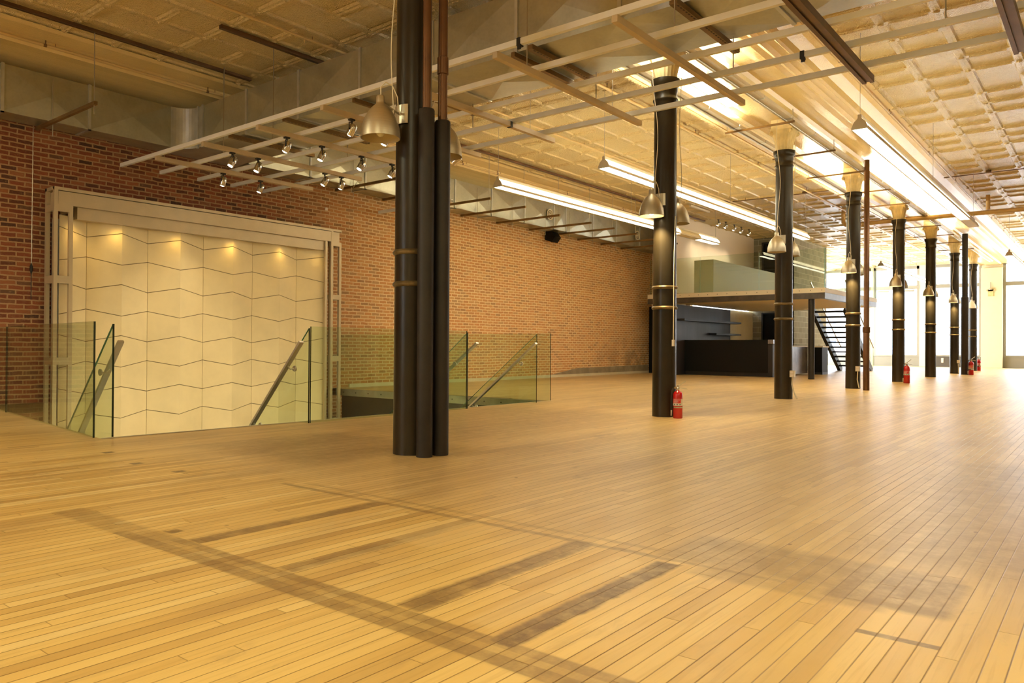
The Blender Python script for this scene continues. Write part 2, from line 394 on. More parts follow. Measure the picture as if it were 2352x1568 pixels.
for x0, x1 in ((XW, -8.3), (-6.7, 8)): m.box(x0, -6.3, 1.2, x1, -6, 3.6)
struct('wall_back', m, M['white'])
# stairwell below
struct('floor_stairwell', MB().box(XW, 3.1, -3.5, -2, 13, -3.4), M['concrete'])
struct('wall_stairwell_near', MB().box(XW, 2.8, -3.4, -2, 3.0, -.14), M['white'])
struct('wall_stairwell_far', MB().box(XW, 9.98, -3.4, -2, 10.1, -.141), M['dark'])  # dark sheet under the slab edge, added for the shade of the opening
struct('wall_stairwell_right', MB().box(-2.2, 3.0, -3.4, -2, 9.97, -.14), M['white'])
struct('trim_1', MB().box(XW, 9.93, -.14, -7.12, 9.82, -.006), M['noses'])
m = MB()
for k in range(14): m.lathe([(.012, 0), (.012, .006)], (-12.1+k*.37, 9.82, -.07), 8, (0, -1, 0))
struct('trim_2', m, M['dark'])
struct('trim_3', MB().face([(H1[0]+.045, H1[1], .004), (H2[0]+.045, H2[1]+.02, .004), (H2[0]+.0, H2[1]+.02, .004), (H1[0]+.0, H1[1], .004)]), M['board'])

# ceiling: coffered tin in two bays, band over the columns
G = .63
def bay(xs, y0, y1, zt):
    m = MB()
    k0 = int(math.floor((y0-3.51)/G)); ymax = y1
    for ci in range(len(xs)-1):
        xa, xb = xs[ci], xs[ci+1]
        y = 10.44 + (1.26 if ci % 2 else 0) - 2.52*8
        seq = 0
        while y < ymax:
            L = (1.26, .63, .63)[seq % 3]; seq += 1
            ya, yb = max(y, y0), min(y+L, ymax); y += L
            if yb-ya < .12: continue
            r, s, t = .05, .045, .022
            z0, z1 = zt-.026, zt
            O = [(xa, ya), (xb, ya), (xb, yb), (xa, yb)]
            I1 = [(xa+r, ya+r), (xb-r, ya+r), (xb-r, yb-r), (xa+r, yb-r)]
            e = r+t
            I2 = [(xa+e, ya+e), (xb-e, ya+e), (xb-e, yb-e), (xa+e, yb-e)]
            e2 = e+.03
            I3 = [(xa+e2, ya+e2), (xb-e2, ya+e2), (xb-e2, yb-e2), (xa+e2, yb-e2)]
            for A, za, B, zb in ((O, z0, I1, z0), (I1, z0, I2, z1), (I2, z1, I3, z1-.008)):
                for q in range(4):
                    p, n_ = q, (q+1) % 4
                    m.face([(*A[p], za), (*B[p], zb), (*B[n_], zb), (*A[n_], za)])
            m.face([(*p, z1-.008) for p in I3[::-1]])
            # rib bead across the bay and boss at the corner
            zc = z0-.014
            m.face([(xa+.09, ya-.02, z0), (xa+.09, ya, zc), (xb-.09, ya, zc), (xb-.09, ya-.02, z0)])
            m.face([(xa-.008, ya+.09, z0-.006), (xa+.008, ya+.09, z0-.006), (xa+.008, yb-.09, z0-.006), (xa-.008, yb-.09, z0-.006)])
            m.face([(xa+.09, ya, zc), (xa+.09, ya+.02, z0), (xb-.09, ya+.02, z0), (xb-.09, ya, zc)])
            m.lathe([(.045, z0), (.032, z0-.014), (.012, z0-.02)], (xa, ya, 0), 6)
    m.smooth = False
    return m
xl = [-10.84+G*k for k in range(9)]
xr = [-2.98+G*k for k in range(17)]
mm = bay(xl, -6, FY, CZ); o = struct('ceiling', mm, M['tin'])
mm = bay(xr, -6, FY, CZ); struct('ceiling_right_bay', mm, M['tin'])
# band over the columns with mouldings, side borders, cove along the brick wall: all one profile in x,z run along y
def run(name, prof, m_, y0=-6, y1=FY, th=None):
    m = MB()
    for (a, b) in zip(prof[:-1], prof[1:]):
        m.face([(a[0], y0, a[1]), (a[0], y1, a[1]), (b[0], y1, b[1]), (b[0], y0, b[1])])
    m.smooth = True
    return struct(name, m, m_)
band = [(-5.80, 4.965), (-5.62, 4.965), (-5.60, 4.90), (-5.50, 4.86), (-5.47, 4.77), (-5.44, 4.74), (-5.40, 4.76), (-5.12, 4.78), (-5.06, 4.75), (-4.98, 4.75)] + \
       [(-4.9, 4.80), (-4.80, 4.80), (-4.76, 4.75), (-4.16, 4.75), (-4.12, 4.80), (-3.99, 4.80)] + [(-3.9, 4.79), (-3.8, 4.765), (-3.7, 4.75), (-3.62, 4.765), (-3.56, 4.735), (-3.50, 4.765), (-3.40, 4.765), (-3.36, 4.73), (-3.32, 4.74), (-3.31, 4.84), (-3.2, 4.94), (-3.08, 4.965), (-2.98, 4.965)]
run('ceiling_band', band, M['tinplain'])
cove = [(XW, 4.25), (XW+.02, 4.52), (XW+.10, 4.62)] + [(-11.55-.68*math.cos(math.radians(t)), 4.62+.28*math.sin(math.radians(t))) for t in (0, 15, 30, 45, 60, 75, 90)] + \
       [(-11.50, 4.88), (-11.47, 4.93), (-11.42, 4.94), (-11.40, 4.97), (-10.96, 4.97), (-10.93, 4.94), (-10.84, 4.965)]
run('ceiling_cove', cove, M['tinplain'])
struct('ceiling_slab', MB().box(XW-.3, -6.3, CZ+.06, 8.3, FY+.3, CZ+.2), M['cream'])
struct('trim_4', MB().box(-5.52, -6, 4.74, -5.47, FY, 4.765), M['tinplain'])
m = MB()
for k in range(150): m.box(-5.535, 8+k*.09, 4.735, -5.505, 8.045+k*.09, 4.755)
struct('trim_5', m, M['tinplain'])

# ================================================================== FACADE
def fac_window(idx, x0, x1, z0, z1, zt, kick, kz):
    w_ = tag(bpy.data.objects.new('window_%d' % idx, None), kind='structure'); C.objects.link(w_); w_.location = (x0, FY, 0); w_['_o'] = (x0, FY, 0)
    f = MB(); t = .11
    f.box(x0, FY-.02, z0, x0+t, FY+.14, z1).box(x1-t, FY-.02, z0, x1, FY+.14, z1).box(x0, FY-.02, z1-t*1.3, x1, FY+.14, z1).box(x0, FY-.04, zt-.09, x1, FY+.14, zt+.09).box(x0, FY-.03, z0, x1, FY+.14, z0+.08)
    f.build('window_frame', M['winframe'], w_)
    MB().box(x0, FY, kz, x1, FY+.12, z0).build('kick_panel', kick, w_)
    MB().box(x0+t, FY+.05, z0+.08, x1-t, FY+.062, z1-t).build('pane', M['wglass'], w_)
    return w_
m = MB()
ops = [(-12.2, -9.75), (-9.62, -7.55), (-7.10, -4.94), (-4.09, -1.9), (-1.4, 1.2), (1.9, 4.2)]
m.box(XW, FY, 4.92, 8, FY+.35, CZ+.2)
px = XW
for a, b in ops: m.box(px, FY-.02, 0, a, FY+.35, 4.95); px = b
m.box(px, FY-.02, 0, 8, FY+.35, 4.95)
struct('wall_front', m, M['pier'])
for k, (a, b) in enumerate(ops):
    fac_window(k+1, a, b, .50 if k != 1 else .48, 4.92, 3.88, M['kickdark'] if k == 2 else M['kick'], 0)
# shallow vault head on the pier right of the last column
struct('trim_6', MB().box(-4.94, FY-.25, .0, -4.09, FY-.02, 4.62), M['pier'])
m = MB(); m.prism([(-5.3, 4.97)] + [(-4.50+.62*math.cos(math.radians(a)), 4.62+.33*math.sin(math.radians(a))) for a in range(180, -1, -15)] + [(-3.7, 4.97)], 1, FY-.6, FY-.03)
# door closers on the first window-door
for x in (-9.1, -8.0): pass
w2 = [o for o in bpy.data.objects if o.name == 'window_2'][0]
MB().box(-9.4, FY-.09, 3.66, -8.9, FY-.03, 3.76).box(-8.2, FY-.09, 3.66, -7.75, FY-.03, 3.76).build('door_closer', M['winframe'], w2)

# outside: street, pale buildings opposite
struct('ground_street', MB().box(-60, FY+.4, -.2, 60, FY+60, -.05), M['street'])
b1 = thing('opposite_building', (-12, FY+22, 0), 'pale washed-out building across the street with rows of bluish windows', 'building')
MB().box(-40, FY+22, 0, 6, FY+24, 7.5).build('facade', M['fac1'], b1)
for i in range(14):
    for j in range(2):
        x = -38+i*3.1; MB().box(x, FY+21.9, 1.2+j*3.2, x+1.9, FY+22, 2.9+j*3.2).build('window', M['fac2'], b1)
MB().box(-40, FY+21.85, 3.7, 6, FY+22, 3.82).box(-40, FY+21.85, 7.0, 6, FY+22, 7.12).build('stone_band', M['fac3'], b1)
b2 = thing('street_column', (-10.1, FY+6, 0), 'bluish upright seen outside through the door glass', 'post')
MB().box(-10.9, FY+7, -.05, -10.5, FY+7.3, 4.0).build('shaft', M['fac3'], b2); MB().box(-10.5, FY+7, -.05, -10.0, FY+7.3, 3.8).build('panel', M['fac2'], b2)

# ================================================================== COLUMNS
def ring(z, r, R_): return [(r, z-.035), (r+.006, z-.03), (R_, z-.012), (R_+.004, z), (R_, z+.012), (r+.004, z+.024), (r, z+.03)]
def make_column(name='iron_column'):
    t = thing(name, (CX, CY[0], 0), '', 'column')
    o = (CX, CY[0])
    def L(prof): return [(r, z) for r, z in prof]
    cx, cy = o
    r0, r1 = .150, .139
    def rr(z): return r0+(r1-r0)*z/4.2
    prof = [(r0, 0), (r0, .02)] + [(rr(z), z) for z in (.4, .8, 1.2, 1.6, 2, 2.5, 3, 3.5, 3.93)] + [(.146, 3.95), (.158, 3.965), (.158, 3.98), (.142, 4.0), (.142, 4.06), (.150, 4.08), (.150, 4.12), (.163, 4.14), (.176, 4.165), (.180, 4.20), (.180, 4.228), (.150, 4.235)]
    MB().lathe(prof, (cx, cy, 0), 32).build('shaft', M['iron'], t)
    for z in (1.36, 1.615):
        r = rr(z)-.002
        MB().lathe([(r, -.022), (r+.010, -.018), (r+.018, -.006), (r+.020, .004), (r+.012, .014), (r, .024)], (cx, cy, z), 32, caps=False).build('ring', M['ring'], t)
    # flared leaf capital: octagonal flutes plus corner volutes
    m = MB()
    n = 40; levels = [(.128, 4.23), (.138, 4.30), (.150, 4.38), (.166, 4.46), (.182, 4.53), (.192, 4.575)]
    i0 = 0
    for k, (r, z) in enumerate(levels):
        for j in range(n):
            a = 2*math.pi*j/n; w_ = 1+.035*math.cos(a*20)*(1 if k < 5 else .2)
            q = max(abs(math.cos(a)), abs(math.sin(a))); sq = 1+(1/q-1)*.75*(k/5.)
            m.v.append((cx+r*w_*sq*math.cos(a), cy+r*w_*sq*math.sin(a), z))
    for k in range(5):
        for j in range(n):
            a0 = k*n+j; a1 = k*n+(j+1) % n; m.f.append((a0, a1, a1+n, a0+n))
    m.f.append(tuple(5*n+j for j in range(n)))
    m.smooth = True
    cap = m.build('capital', M['capital'], t)
    for sx in (-1, 1):
        for sy in (-1, 1):
            MB().lathe([(.0, -.03), (.035, -.02), (.042, 0), (.035, .02), (0, .03)], (cx+sx*.165, cy+sy*.165, 4.53), 10, (sx, -sy, 0)).build('volute', M['capital'], cap)
    MB().box(cx-.184, cy-.184, 4.575, cx+.184, cy+.184, 4.60).box(cx-.17, cy-.17, 4.60, cx+.17, cy+.17, 4.76).build('abacus', M['capital'], t)
    return t
labels = ['nearest and largest dark cast-iron column, two dark pipes standing against it', 'second dark iron column with a red fire extinguisher at its foot, cross-lit by its wall lamp',
          'dark iron column in front of the right end of the black bar', 'dark iron column beside the thin brown pipe in front of the steel stairs',
          'dark iron column in front of the left storefront door, extinguisher on its right', 'dark iron column in front of the pale pilaster between two storefront windows',
          'dark iron column with a thin black pipe close on its right, near the windows', 'farthest iron column, just left of the wide cream pier']
c0 = make_column(); c0['label'] = labels[0]; cols = [c0]
for k in range(1, 8):
    c = copy_tree(c0, (CX, CY[k], 0)); c['label'] = labels[k]; cols.append(c)
for c in cols: c['group'] = 'cast-iron columns in one row'

# pipes by the columns
def sleeve_pipe(x, y, rs, zt, rp, lab, ztop=4.74, coup=None):
    t = thing('vertical_pipe', (x, y, 0), lab, 'pipe')
    MB().lathe([(rs*.98, 0), (rs, .01), (rs, 1.0), (rs*1.01, 1.02), (rs, 1.05), (rs*.985, 2.2), (rs*.985, zt-.01), (rs*.9, zt), (rp, zt)], (x, y, 0), 24).build('sleeve', M['sleeve'], t)
    MB().lathe([(rp, zt-.02), (rp, ztop)], (x, y, 0), 20).build('riser', M['copper'], t)
    if coup: MB().lathe([(rp, -.07), (rp+.008, -.065), (rp+.008, .065), (rp, .07)], (x, y, coup), 20).build('coupling', M['copper'], t)
    return t
sleeve_pipe(-4.235, 4.235, .064, 2.72, .033, 'black-sleeved pipe nearer the camera, tight beside the nearest column')
sleeve_pipe(-4.215, 4.395, .064, 2.66, .037, 'outer brown-topped pipe with a coupling, right of the nearest column', coup=3.1)
t = thing('vertical_pipe', (-4.045, 16.85, 0), 'thin brown riser pipe with a coupling beside the fourth column, floor to ceiling', 'pipe')
MB().lathe([(.062, 0), (.060, 1.25), (.053, 1.26), (.053, 4.76)], (-4.045, 16.85, 0), 20).build('riser', M['copper'], t)
MB().lathe([(.062, -.06), (.072, -.055), (.072, .055), (.062, .06)], (-4.045, 16.85, 1.25), 20).build('coupling', M['copper'], t)
t = thing('vertical_pipe', (-4.01, 29.6, 0), 'black riser pipe beside the seventh column near the windows', 'pipe')
MB().lathe([(.115, 0), (.115, 2.6), (.09, 2.62), (.09, 4.75)], (-4.01, 29.6, 0), 20).build('riser', M['sleeve'], t)

# ================================================================== COLUMN LAMPS
def make_lamp(x, y, s, zr=2.47):      # s=-1: towards the camera side (-y), +1: far side
    t = thing('wall_lamp', (x, y, zr), '', 'lamp')
    yc = y+s*.355
    tilt = Vector((.0, 0, 1))
    outer = [(.152, 0), (.152, .012), (.150, .045), (.144, .085), (.132, .13), (.113, .175), (.088, .215), (.060, .245), (.040, .262), (.034, .280), (.034, .322), (.026, .332)]
    MB().lathe(outer, (x, yc, zr), 36, tilt, caps=False).build('shade', M['brass'], t)
    sh = [k for k in bpy.data.objects if k.parent == t][0]
    MB().lathe([(r-.004, z) for r, z in outer[:-2]], (x, yc, zr), 36, tilt, caps=False).build('inner_reflector', M['inner'], sh)
    MB().lathe([(.030, .09), (.036, .06), (.033, .035), (.018, .018), (.0, .012)], (x, yc, zr), 14, caps=False).build('bulb', M['shadewhite'], t)
    MB().lathe([(.02, .09), (.02, .22)], (x, yc, zr), 10).build('socket', M['fixture'], t)
    yp = y+s*.155
    MB().tube([(x, yc, zr+.285), (x, yp, zr+.235)], .009, 8).build('arm', M['brass'], t)
    m = MB()
    a = .075
    for k in range(6):
        u0 = -a+2*a*k/6; u1 = -a+2*a*(k+1)/6
        f = lambda u: y+s*(math.sqrt(max(.15**2-u*u, 0))+.004)
        m.prism([(x+u0, f(u0)), (x+u1, f(u1)), (x+u1, f(u1)+s*.006), (x+u0, f(u0)+s*.006)], 2, zr+.16, zr+.31)
    m.build('wall_plate', M['steel'], t)
    pts = [(x, yc, zr+.33), (x, yc+.0, zr+.40), (x+.0, yc-s*.05, zr+.45), (x, yc-s*.12, zr+.44), (x+.01, yc-s*.165, zr+.36), (x+.01, yc-s*.175, zr+.27), (x+.01, yp, zr+.22)]
    MB().tube(pts, .0045, 6).build('cord_loop', M['cable'], t)
    return t
where = ['on the nearest column', 'on the second column', 'on the third column', 'on the fourth column', 'on the fifth column', 'on the sixth column', 'on the seventh column', 'on the farthest column']
lp = None
for k in range(8):
    for s in (-1, 1):
        if k == 0 or (k == 1 and s == 1) or True:
            t = make_lamp(CX, CY[k], s)
        side = 'camera-facing' if s < 0 else 'rear'
        t['label'] = ('brushed metal bell lamp %s, %s side' % (where[k], side)); t['group'] = 'bell lamps on the columns'
        if k == 7:
            for ch in bpy.data.objects:
                if ch.parent == t and ch.name.startswith('shade'): ch.data.materials[0] = M['shadewhite']
        if s < 0 and k in (1, 3, 4, 5, 6):
            for ch in bpy.data.objects:
                if ch.parent == t and ch.name.startswith('bulb'): ch.data.materials[0] = M['bulbdim']
            l = bpy.data.lights.new('lamp_glow', 'SPOT'); l.energy = 120; l.color = (1, .76, .36); l.spot_size = math.radians(120); l.spot_blend = .5; l.shadow_soft_size = .03
            q = bpy.data.objects.new('lamp_glow', l); C.objects.link(q); q.parent = t; q.location = (0, s*.345, -.004)
        # feed cable up to the ceiling
        def cab(dx, zz, k=k): return zz
        yb = CY[k]+s*.20; x = CX
        n_ = 26; z0 = 2.68; z1 = 4.72; ph = R.uniform(0, 6); amp = .030 if s < 0 else .02
        off = -.02 if s < 0 else .09
        pts = []
        for i in range(n_):
            u = i/(n_-1); z = z0+(z1-z0)*u
            pts.append((CX+off+amp*math.sin(u*9+ph)*(1-u*.4)+(.0 if s < 0 else .03*u), yb+s*(.03*math.sin(u*5+ph)+.05*u*(1 if s < 0 else .3)), z))
        if k in (0, 1, 2, 3, 4, 6, 7) or s > 0:
            MB().tube(pts, .0045, 5).build('feed_cable', M['cable'], t)

# ================================================================== DUCTS
def crease(m, A, B, Cc, D, out=.042):     # quad with cross-broken centre
    A, B, Cc, D = map(Vector, (A, B, Cc, D)); n_ = (B-A).cross(D-A).normalized(); c = (A+B+Cc+D)/4+n_*out
    for p, q in ((A, B), (B, Cc), (Cc, D), (D, A)): m.face([p, q, c])
ZB, ZT = 4.02, 4.67
def duct_y(name, x0, x1, ys, lab):
    t = thing(name, (x1, ys[0], ZB), lab, 'air duct')
    m = MB()
    for a, b in zip(ys[:-1], ys[1:]):
        crease(m, (x1, a, ZB), (x1, b, ZB), (x1, b, ZT), (x1, a, ZT)); crease(m, (x0, a, ZB), (x0, b, ZB), (x1, b, ZB), (x1, a, ZB), -.03)
        m.face([(x0, a, ZT), (x1, a, ZT), (x1, b, ZT), (x0, b, ZT)])
    m.face([(x0, ys[0], ZB), (x1, ys[0], ZB), (x1, ys[0], ZT), (x0, ys[0], ZT)]); m.face([(x0, ys[-1], ZB), (x0, ys[-1], ZT), (x1, ys[-1], ZT), (x1, ys[-1], ZB)])
    m.build('sheet_body', M['galv'], t)
    for y in ys[1:-1]: MB().box(x0+.02, y-.02, ZB-.02, x1+.018, y+.02, ZB).box(x1, y-.02, ZB-.02, x1+.018, y+.02, ZT+.01).build('flange', M['bright'], t)
    return t
wd = duct_y('wall_duct', -12.30, -11.85, [-6, -3.5, -1.2, 1.2, 2.6, 3.75, 4.87, 6.10], 'galvanised duct along the brick wall left of the cross duct, above the white panel frame')
wd2 = duct_y('wall_duct', -12.30, -11.85, [7.50, 8.8, 10.13, 11.45, 12.78, 14.08, 15.39, 16.68, 17.26, 18.64, 19.93, 21.4, 23.0], 'galvanised duct running to the far end of the brick wall with round grilles')
YN, YF = 6.39, 7.46
t = thing('cross_duct', (-11.4, YN, ZB), 'large galvanised duct crossing the room under the tin ceiling', 'air duct')
xs = [-11.37, -10.16, -8.88, -7.59, -6.3, -5.04, -3.77, -2.45, -1.1, .3, 1.8, 3.4, 5, 6.6, 7.95]
m = MB()
for a, b in zip(xs[:-1], xs[1:]):
    crease(m, (a, YN, ZB), (b, YN, ZB), (b, YN, ZT), (a, YN, ZT)); crease(m, (a, YN, ZB), (a, YF, ZB), (b, YF, ZB), (b, YN, ZB), .04)
    m.face([(a, YF, ZB), (a, YF, ZT), (b, YF, ZT), (b, YF, ZB)]); m.face([(a, YN, ZT), (b, YN, ZT), (b, YF, ZT), (a, YF, ZT)])
m.build('sheet_body', M['galv'], t)
for x in xs[1:-1]: MB().box(x-.02, YN-.018, ZB-.02, x+.02, YN, ZT+.01).box(x-.02, YN, ZB-.02, x+.02, YF, ZB).build('flange', M['bright'], t)
# elbow with round throat
rc = .30
th = [(-11.85+rc-rc*math.cos(math.radians(a)), 6.09+rc*math.sin(math.radians(a))) for a in range(0, 91, 9)]
m = MB().prism([(-12.30, 6.10), (-11.85, 6.10)] + th[1:] + [(-11.37, YN), (-11.37, YF), (-11.85, YF), (-12.30, 7.5)], 2, ZB, ZT)
m.build('elbow', M['bright'], t)
for x in (-11.53, -11.39): MB().box(x-.02, YN-.02, ZB-.02, x+.02, YN-.001, ZT+.01).build('flange', M['bright'], t)
# straps under the duct (perforated channels along y)
for (x, y0, y1, perf, nm) in ((-8.95, 6.2, 7.7, 1, 'sixth'), (-7.55, 6.25, 7.65, 0, 'b'), (-6.72, 6.3, 7.6, 0, 'c'), (-5.02, 6.3, 7.43, 0, 'd'), (-4.76, 6.25, 7.55, 1, 'e'), (-3.11, 6.2, 7.65, 1, 'f'), (-2.3, 6.3, 7.5, 0, 'g'), (-10.3, 6.2, 7.7, 1, 'h')):
    o = MB().bar((x, y0, 3.965), (x, y1, 3.965), .075 if perf else .05, .05)
    lab = {'sixth': 'perforated strut under the cross duct above the middle spotlights', 'b': 'thin angle under the cross duct left of the nearest column lamp', 'c': 'thin angle under the cross duct just behind the nearest column', 'd': 'short dark angle under the cross duct right of the nearest column',
           'e': 'green and orange perforated strut under the cross duct, right of the nearest column', 'f': 'perforated strut under the duct leading to the bright uplight', 'g': 'short channel under the duct right of the perforated struts', 'h': 'orange-brown perforated strut under the left end of the cross duct'}[nm]
    t = thing('duct_strut', (x, y0, 3.965), lab, 'strut', 'struts carrying the cross duct')
    o.build('channel', M['strut'], t)
    if perf:
        h = MB(); k = y0+.05
        while k < y1: h.box(x+.012, k, 3.939, x+.027, k+.03, 3.9405); k += .055
        h.build('slot_row', M['dark'], t)
# struts under the wall duct with rods
for k, y in enumerate((4.33, 9.75, 11.0, 12.27, 13.48, 14.82, 16.2, 17.32, 18.53, 19.8, 21.0)):
    pos = ['left of the white panel frame', 'behind the spotlights', 'first right of the nearest column', 'second right of the nearest column', 'third right of the nearest column', 'before the speaker', 'just past the speaker', 'sixth from the nearest column', 'seventh, before the second round grille', 'just left of the second column', 'farthest, behind the second column'][k]
    t = thing('bracket_strut', (-10.3, y, 3.99), 'brown channel bracket under the wall duct, '+pos, 'strut', 'brackets under the wall duct')
    MB().bar((-12.30, y, 3.985), (-10.35, y, 3.985), .045, .045).build('channel', M['strut'], t)
    MB().tube([(-10.40, y, 3.85 if k != 1 else 3.95), (-10.40, y, 4.93)], .006, 6).build('rod', M['zinc'], t)
    MB().tube([(-11.80, y+.03, 3.80), (-11.80, y+.03, 4.60)], .006, 6).build('short_rod', M['zinc'], t)
t = thing('ceiling_channel', (-10.3, 2, 4.94), 'long dark steel channel fixed to the tin ceiling at the left', 'channel')
MB().box(-10.42, -6, 4.905, -10.36, 6.6, 4.945).box(-10.42, -6, 4.90, -10.405, 6.6, 4.945).build('channel_body', M['darkbar'], t)
t = thing('ceiling_channel', (-10.3, 8, 4.94), 'brown channel on the ceiling above the wall duct brackets, right of the cross duct', 'channel')
MB().box(-10.43, 7.6, 4.91, -10.36, 23, 4.95).build('channel_body', M['copper'], t)
t = thing('ceiling_channel', (-8.96, 5.2, 4.94), 'short dark channel on the ceiling just before the cross duct', 'channel')
MB().box(-8.99, 5.25, 4.90, -8.93, 8.2, 4.95).build('channel_body', M['darkbar'], t)
# grilles, speaker
for (y, lab) in ((16.42, 'round grille in the wall duct, nearer one beside the speaker'), (21.13, 'round grille in the wall duct next to the second column')):
    t = thing('round_grille', (-11.84, y, 4.37), lab, 'air vent', 'round grilles in the wall duct')
    MB().lathe([(.145, 0), (.15, .012), (.135, .022), (.115, .012), (.115, 0)], (-11.790, y, 4.37), 28, (1, 0, 0), caps=False).build('rim', M['fascia'], t)
    MB().lathe([(.116, .002), (.001, .003)], (-11.791, y, 4.37), 24, (1, 0, 0)).build('opening', M['rubber'], t)
    for r in (.085, .05): MB().lathe([(r, .004), (r+.008, .012), (r-.008, .02), (r-.012, .006)], (-11.790, y, 4.37), 24, (1, 0, 0), caps=False).build('louvre_ring', M['fascia'], t)
    MB().lathe([(.02, .0), (.018, .02), (.0, .024)], (-11.790, y, 4.37), 12, (1, 0, 0)).build('hub', M['fascia'], t)
t = thing('speaker', (-12.1, 17.2, 3.88), 'small black speaker box on the brick wall under the duct', 'speaker')
MB().prism([(-12.32, 3.80), (-12.10, 3.72), (-11.98, 3.86), (-12.10, 4.01), (-12.32, 4.01)], 1, 16.93, 17.22).build('cabinet', M['blackmat'], t)
MB().prism([(-12.097, 3.745), (-11.975, 3.865), (-11.978, 3.868), (-12.10, 3.75)], 1, 16.95, 17.20).build('grille', M['rubber'], t)
MB().box(-12.345, 17.03, 3.84, -12.30, 17.12, 3.98).build('bracket', M['black'], t)

# ================================================================== LIGHT GRID
ZR = 3.665
RY = [5.50, 6.13, 6.78, 7.395, 8.02]
nm = ['nearest', 'second', 'middle', 'fourth', 'farthest']
for k, y in enumerate(RY):
    o = MB().box(-12.22, y-.021, ZR-.028, 4.5, y+.021, ZR+.028).build('grid_rail', M['alu'], loc=(-12.22, y, ZR))
    tag(o, 'long pale aluminium rail of the hanging light grid, %s of five' % nm[k], 'rail', 'rails of the hanging light grid')
XB = [-11.06+1.297*k for k in range(10)]
for k, x in enumerate(XB):
    b = k > 6
    o = MB()
    if b:
        o.box(x-.055, 5.52, ZR-.085, x+.055, 8.30, ZR-.030)
        o.box(x-.055, 5.52, ZR-.100, x-.018, 8.30, ZR-.085).box(x+.018, 5.52, ZR-.100, x+.055, 8.30, ZR-.085)
    else: o.box(x-.028, 5.47, ZR-.090, x+.028, 8.25, ZR-.030)
    o = o.build('cross_bar', M['darkbar'] if b else M['tancross'], loc=(x, 5.5, ZR-.06))
    lab = ['leftmost tan cross bar under the light grid, nearest the panel frame', 'second cross bar from the left end of the light grid', 'third cross bar of the light grid', 'fourth cross bar, passing behind the left bell lamp', 'cross bar emerging right behind the nearest column', 'cross bar ending left of the second column', 'wide tan cross bar passing right of the second column top', 'dark slotted cross bar above the third column', 'dark slotted cross bar at the top right of the picture', 'dark slotted cross bar beyond the right edge'][k]
    if k == 8: lab = 'short-looking dark slotted cross bar at the top right corner of the view'
    tag(o, lab, 'bar', 'cross bars of the light grid')
for k, (x, y) in enumerate([(-10.35, 6.13), (-9.1, 6.13), (-4.7, 6.13), (-3.06, 6.13), (-9.06, 7.395), (-6.55, 7.395), (-4.67, 7.395), (-3.04, 7.395), (-1.15, 7.395)]):
    z1 = 4.965 if not (YN-.05 < y < YF) else ZB-.01
    y2 = y
    pos = ['in front of the duct at far left', 'in front of the duct, second from left', 'crossing the duct face right of the nearest column', 'left of the perforated strut at the top', 'hanging among the spotlights', 'just right of the nearest column', 'in front of the bright ceiling between columns', 'in front of the white uplight glow', 'over the gold coffers at the right'][k]
    o = MB().tube([(x, y, ZR-.03), (x, y2, z1)], .0065, 6).build('hanger_rod', M['zinc'], loc=(x, y, ZR)); tag(o, 'thin threaded rod carrying the light grid, '+pos, 'rod', 'hanger rods of the light grid')
# black clips
for (x, y, lab) in ((-4.30, 5.50, 'black clamp on the nearest rail right of the nearest column'), (-1.15-1.2, 7.395, 'dark bracket on the fourth rail over the coffers')):
    o = MB().box(x-.02, y-.028, ZR-.04, x+.02, y+.028, ZR+.035).box(x-.005, y-.035, ZR-.075, x+.03, y-.02, ZR-.03).build('clamp', M['rubber'], loc=(x, y, ZR)); tag(o, lab, 'clamp')
o = MB().box(XB[4]-.034, 7.3, ZR-.095, XB[4]+.034, 7.34, ZR-.025).build('clamp', M['rubber'], loc=(XB[4], 7.3, ZR)); tag(o, 'black tape on the cross bar right of the nearest column', 'clamp')

t = thing('square_bar', (-11, 10.9, 3.70), 'pale hollow square bar behind the nearest column, its open end showing on the right', 'bar')
m = MB()
for q in ((-.03, -.03, .03, -.024), (-.03, .024, .03, .03), (-.03, -.024, -.024, .024), (.024, -.024, .03, .024)): m.box(-12.3, 10.9+q[0], 3.70+q[1], -10.18, 10.9+q[2], 3.70+q[3])
m.build('tube_wall', M['alu'], t)
for x in (-10.6,): MB().tube([(x, 10.9, 3.72), (x, 10.9, 4.96)], .005, 5).build('rod', M['zinc'], t)
t = thing('loose_wires', (-11.8, 9.75, 3.9), 'loose white wires dangling from the wall duct bracket behind the spotlights', 'wires')
MB().tube([(-11.75, 9.7, 3.96), (-11.72, 9.66, 3.86), (-11.6, 9.64, 3.82), (-11.5, 9.66, 3.80)], .006, 5).tube([(-11.7, 9.7, 3.96), (-11.55, 9.68, 4.05), (-11.45, 9.66, 4.08)], .005, 5).build('wire', M['cable'], t)
t = thing('wall_plate', (XW, 9.5, 3.6), 'tiny white plate on the brick above the right end of the panel frame', 'plate')
MB().box(XW, 9.52, 3.55, XW+.015, 9.58, 3.61).build('plate_body', M['label'], t)
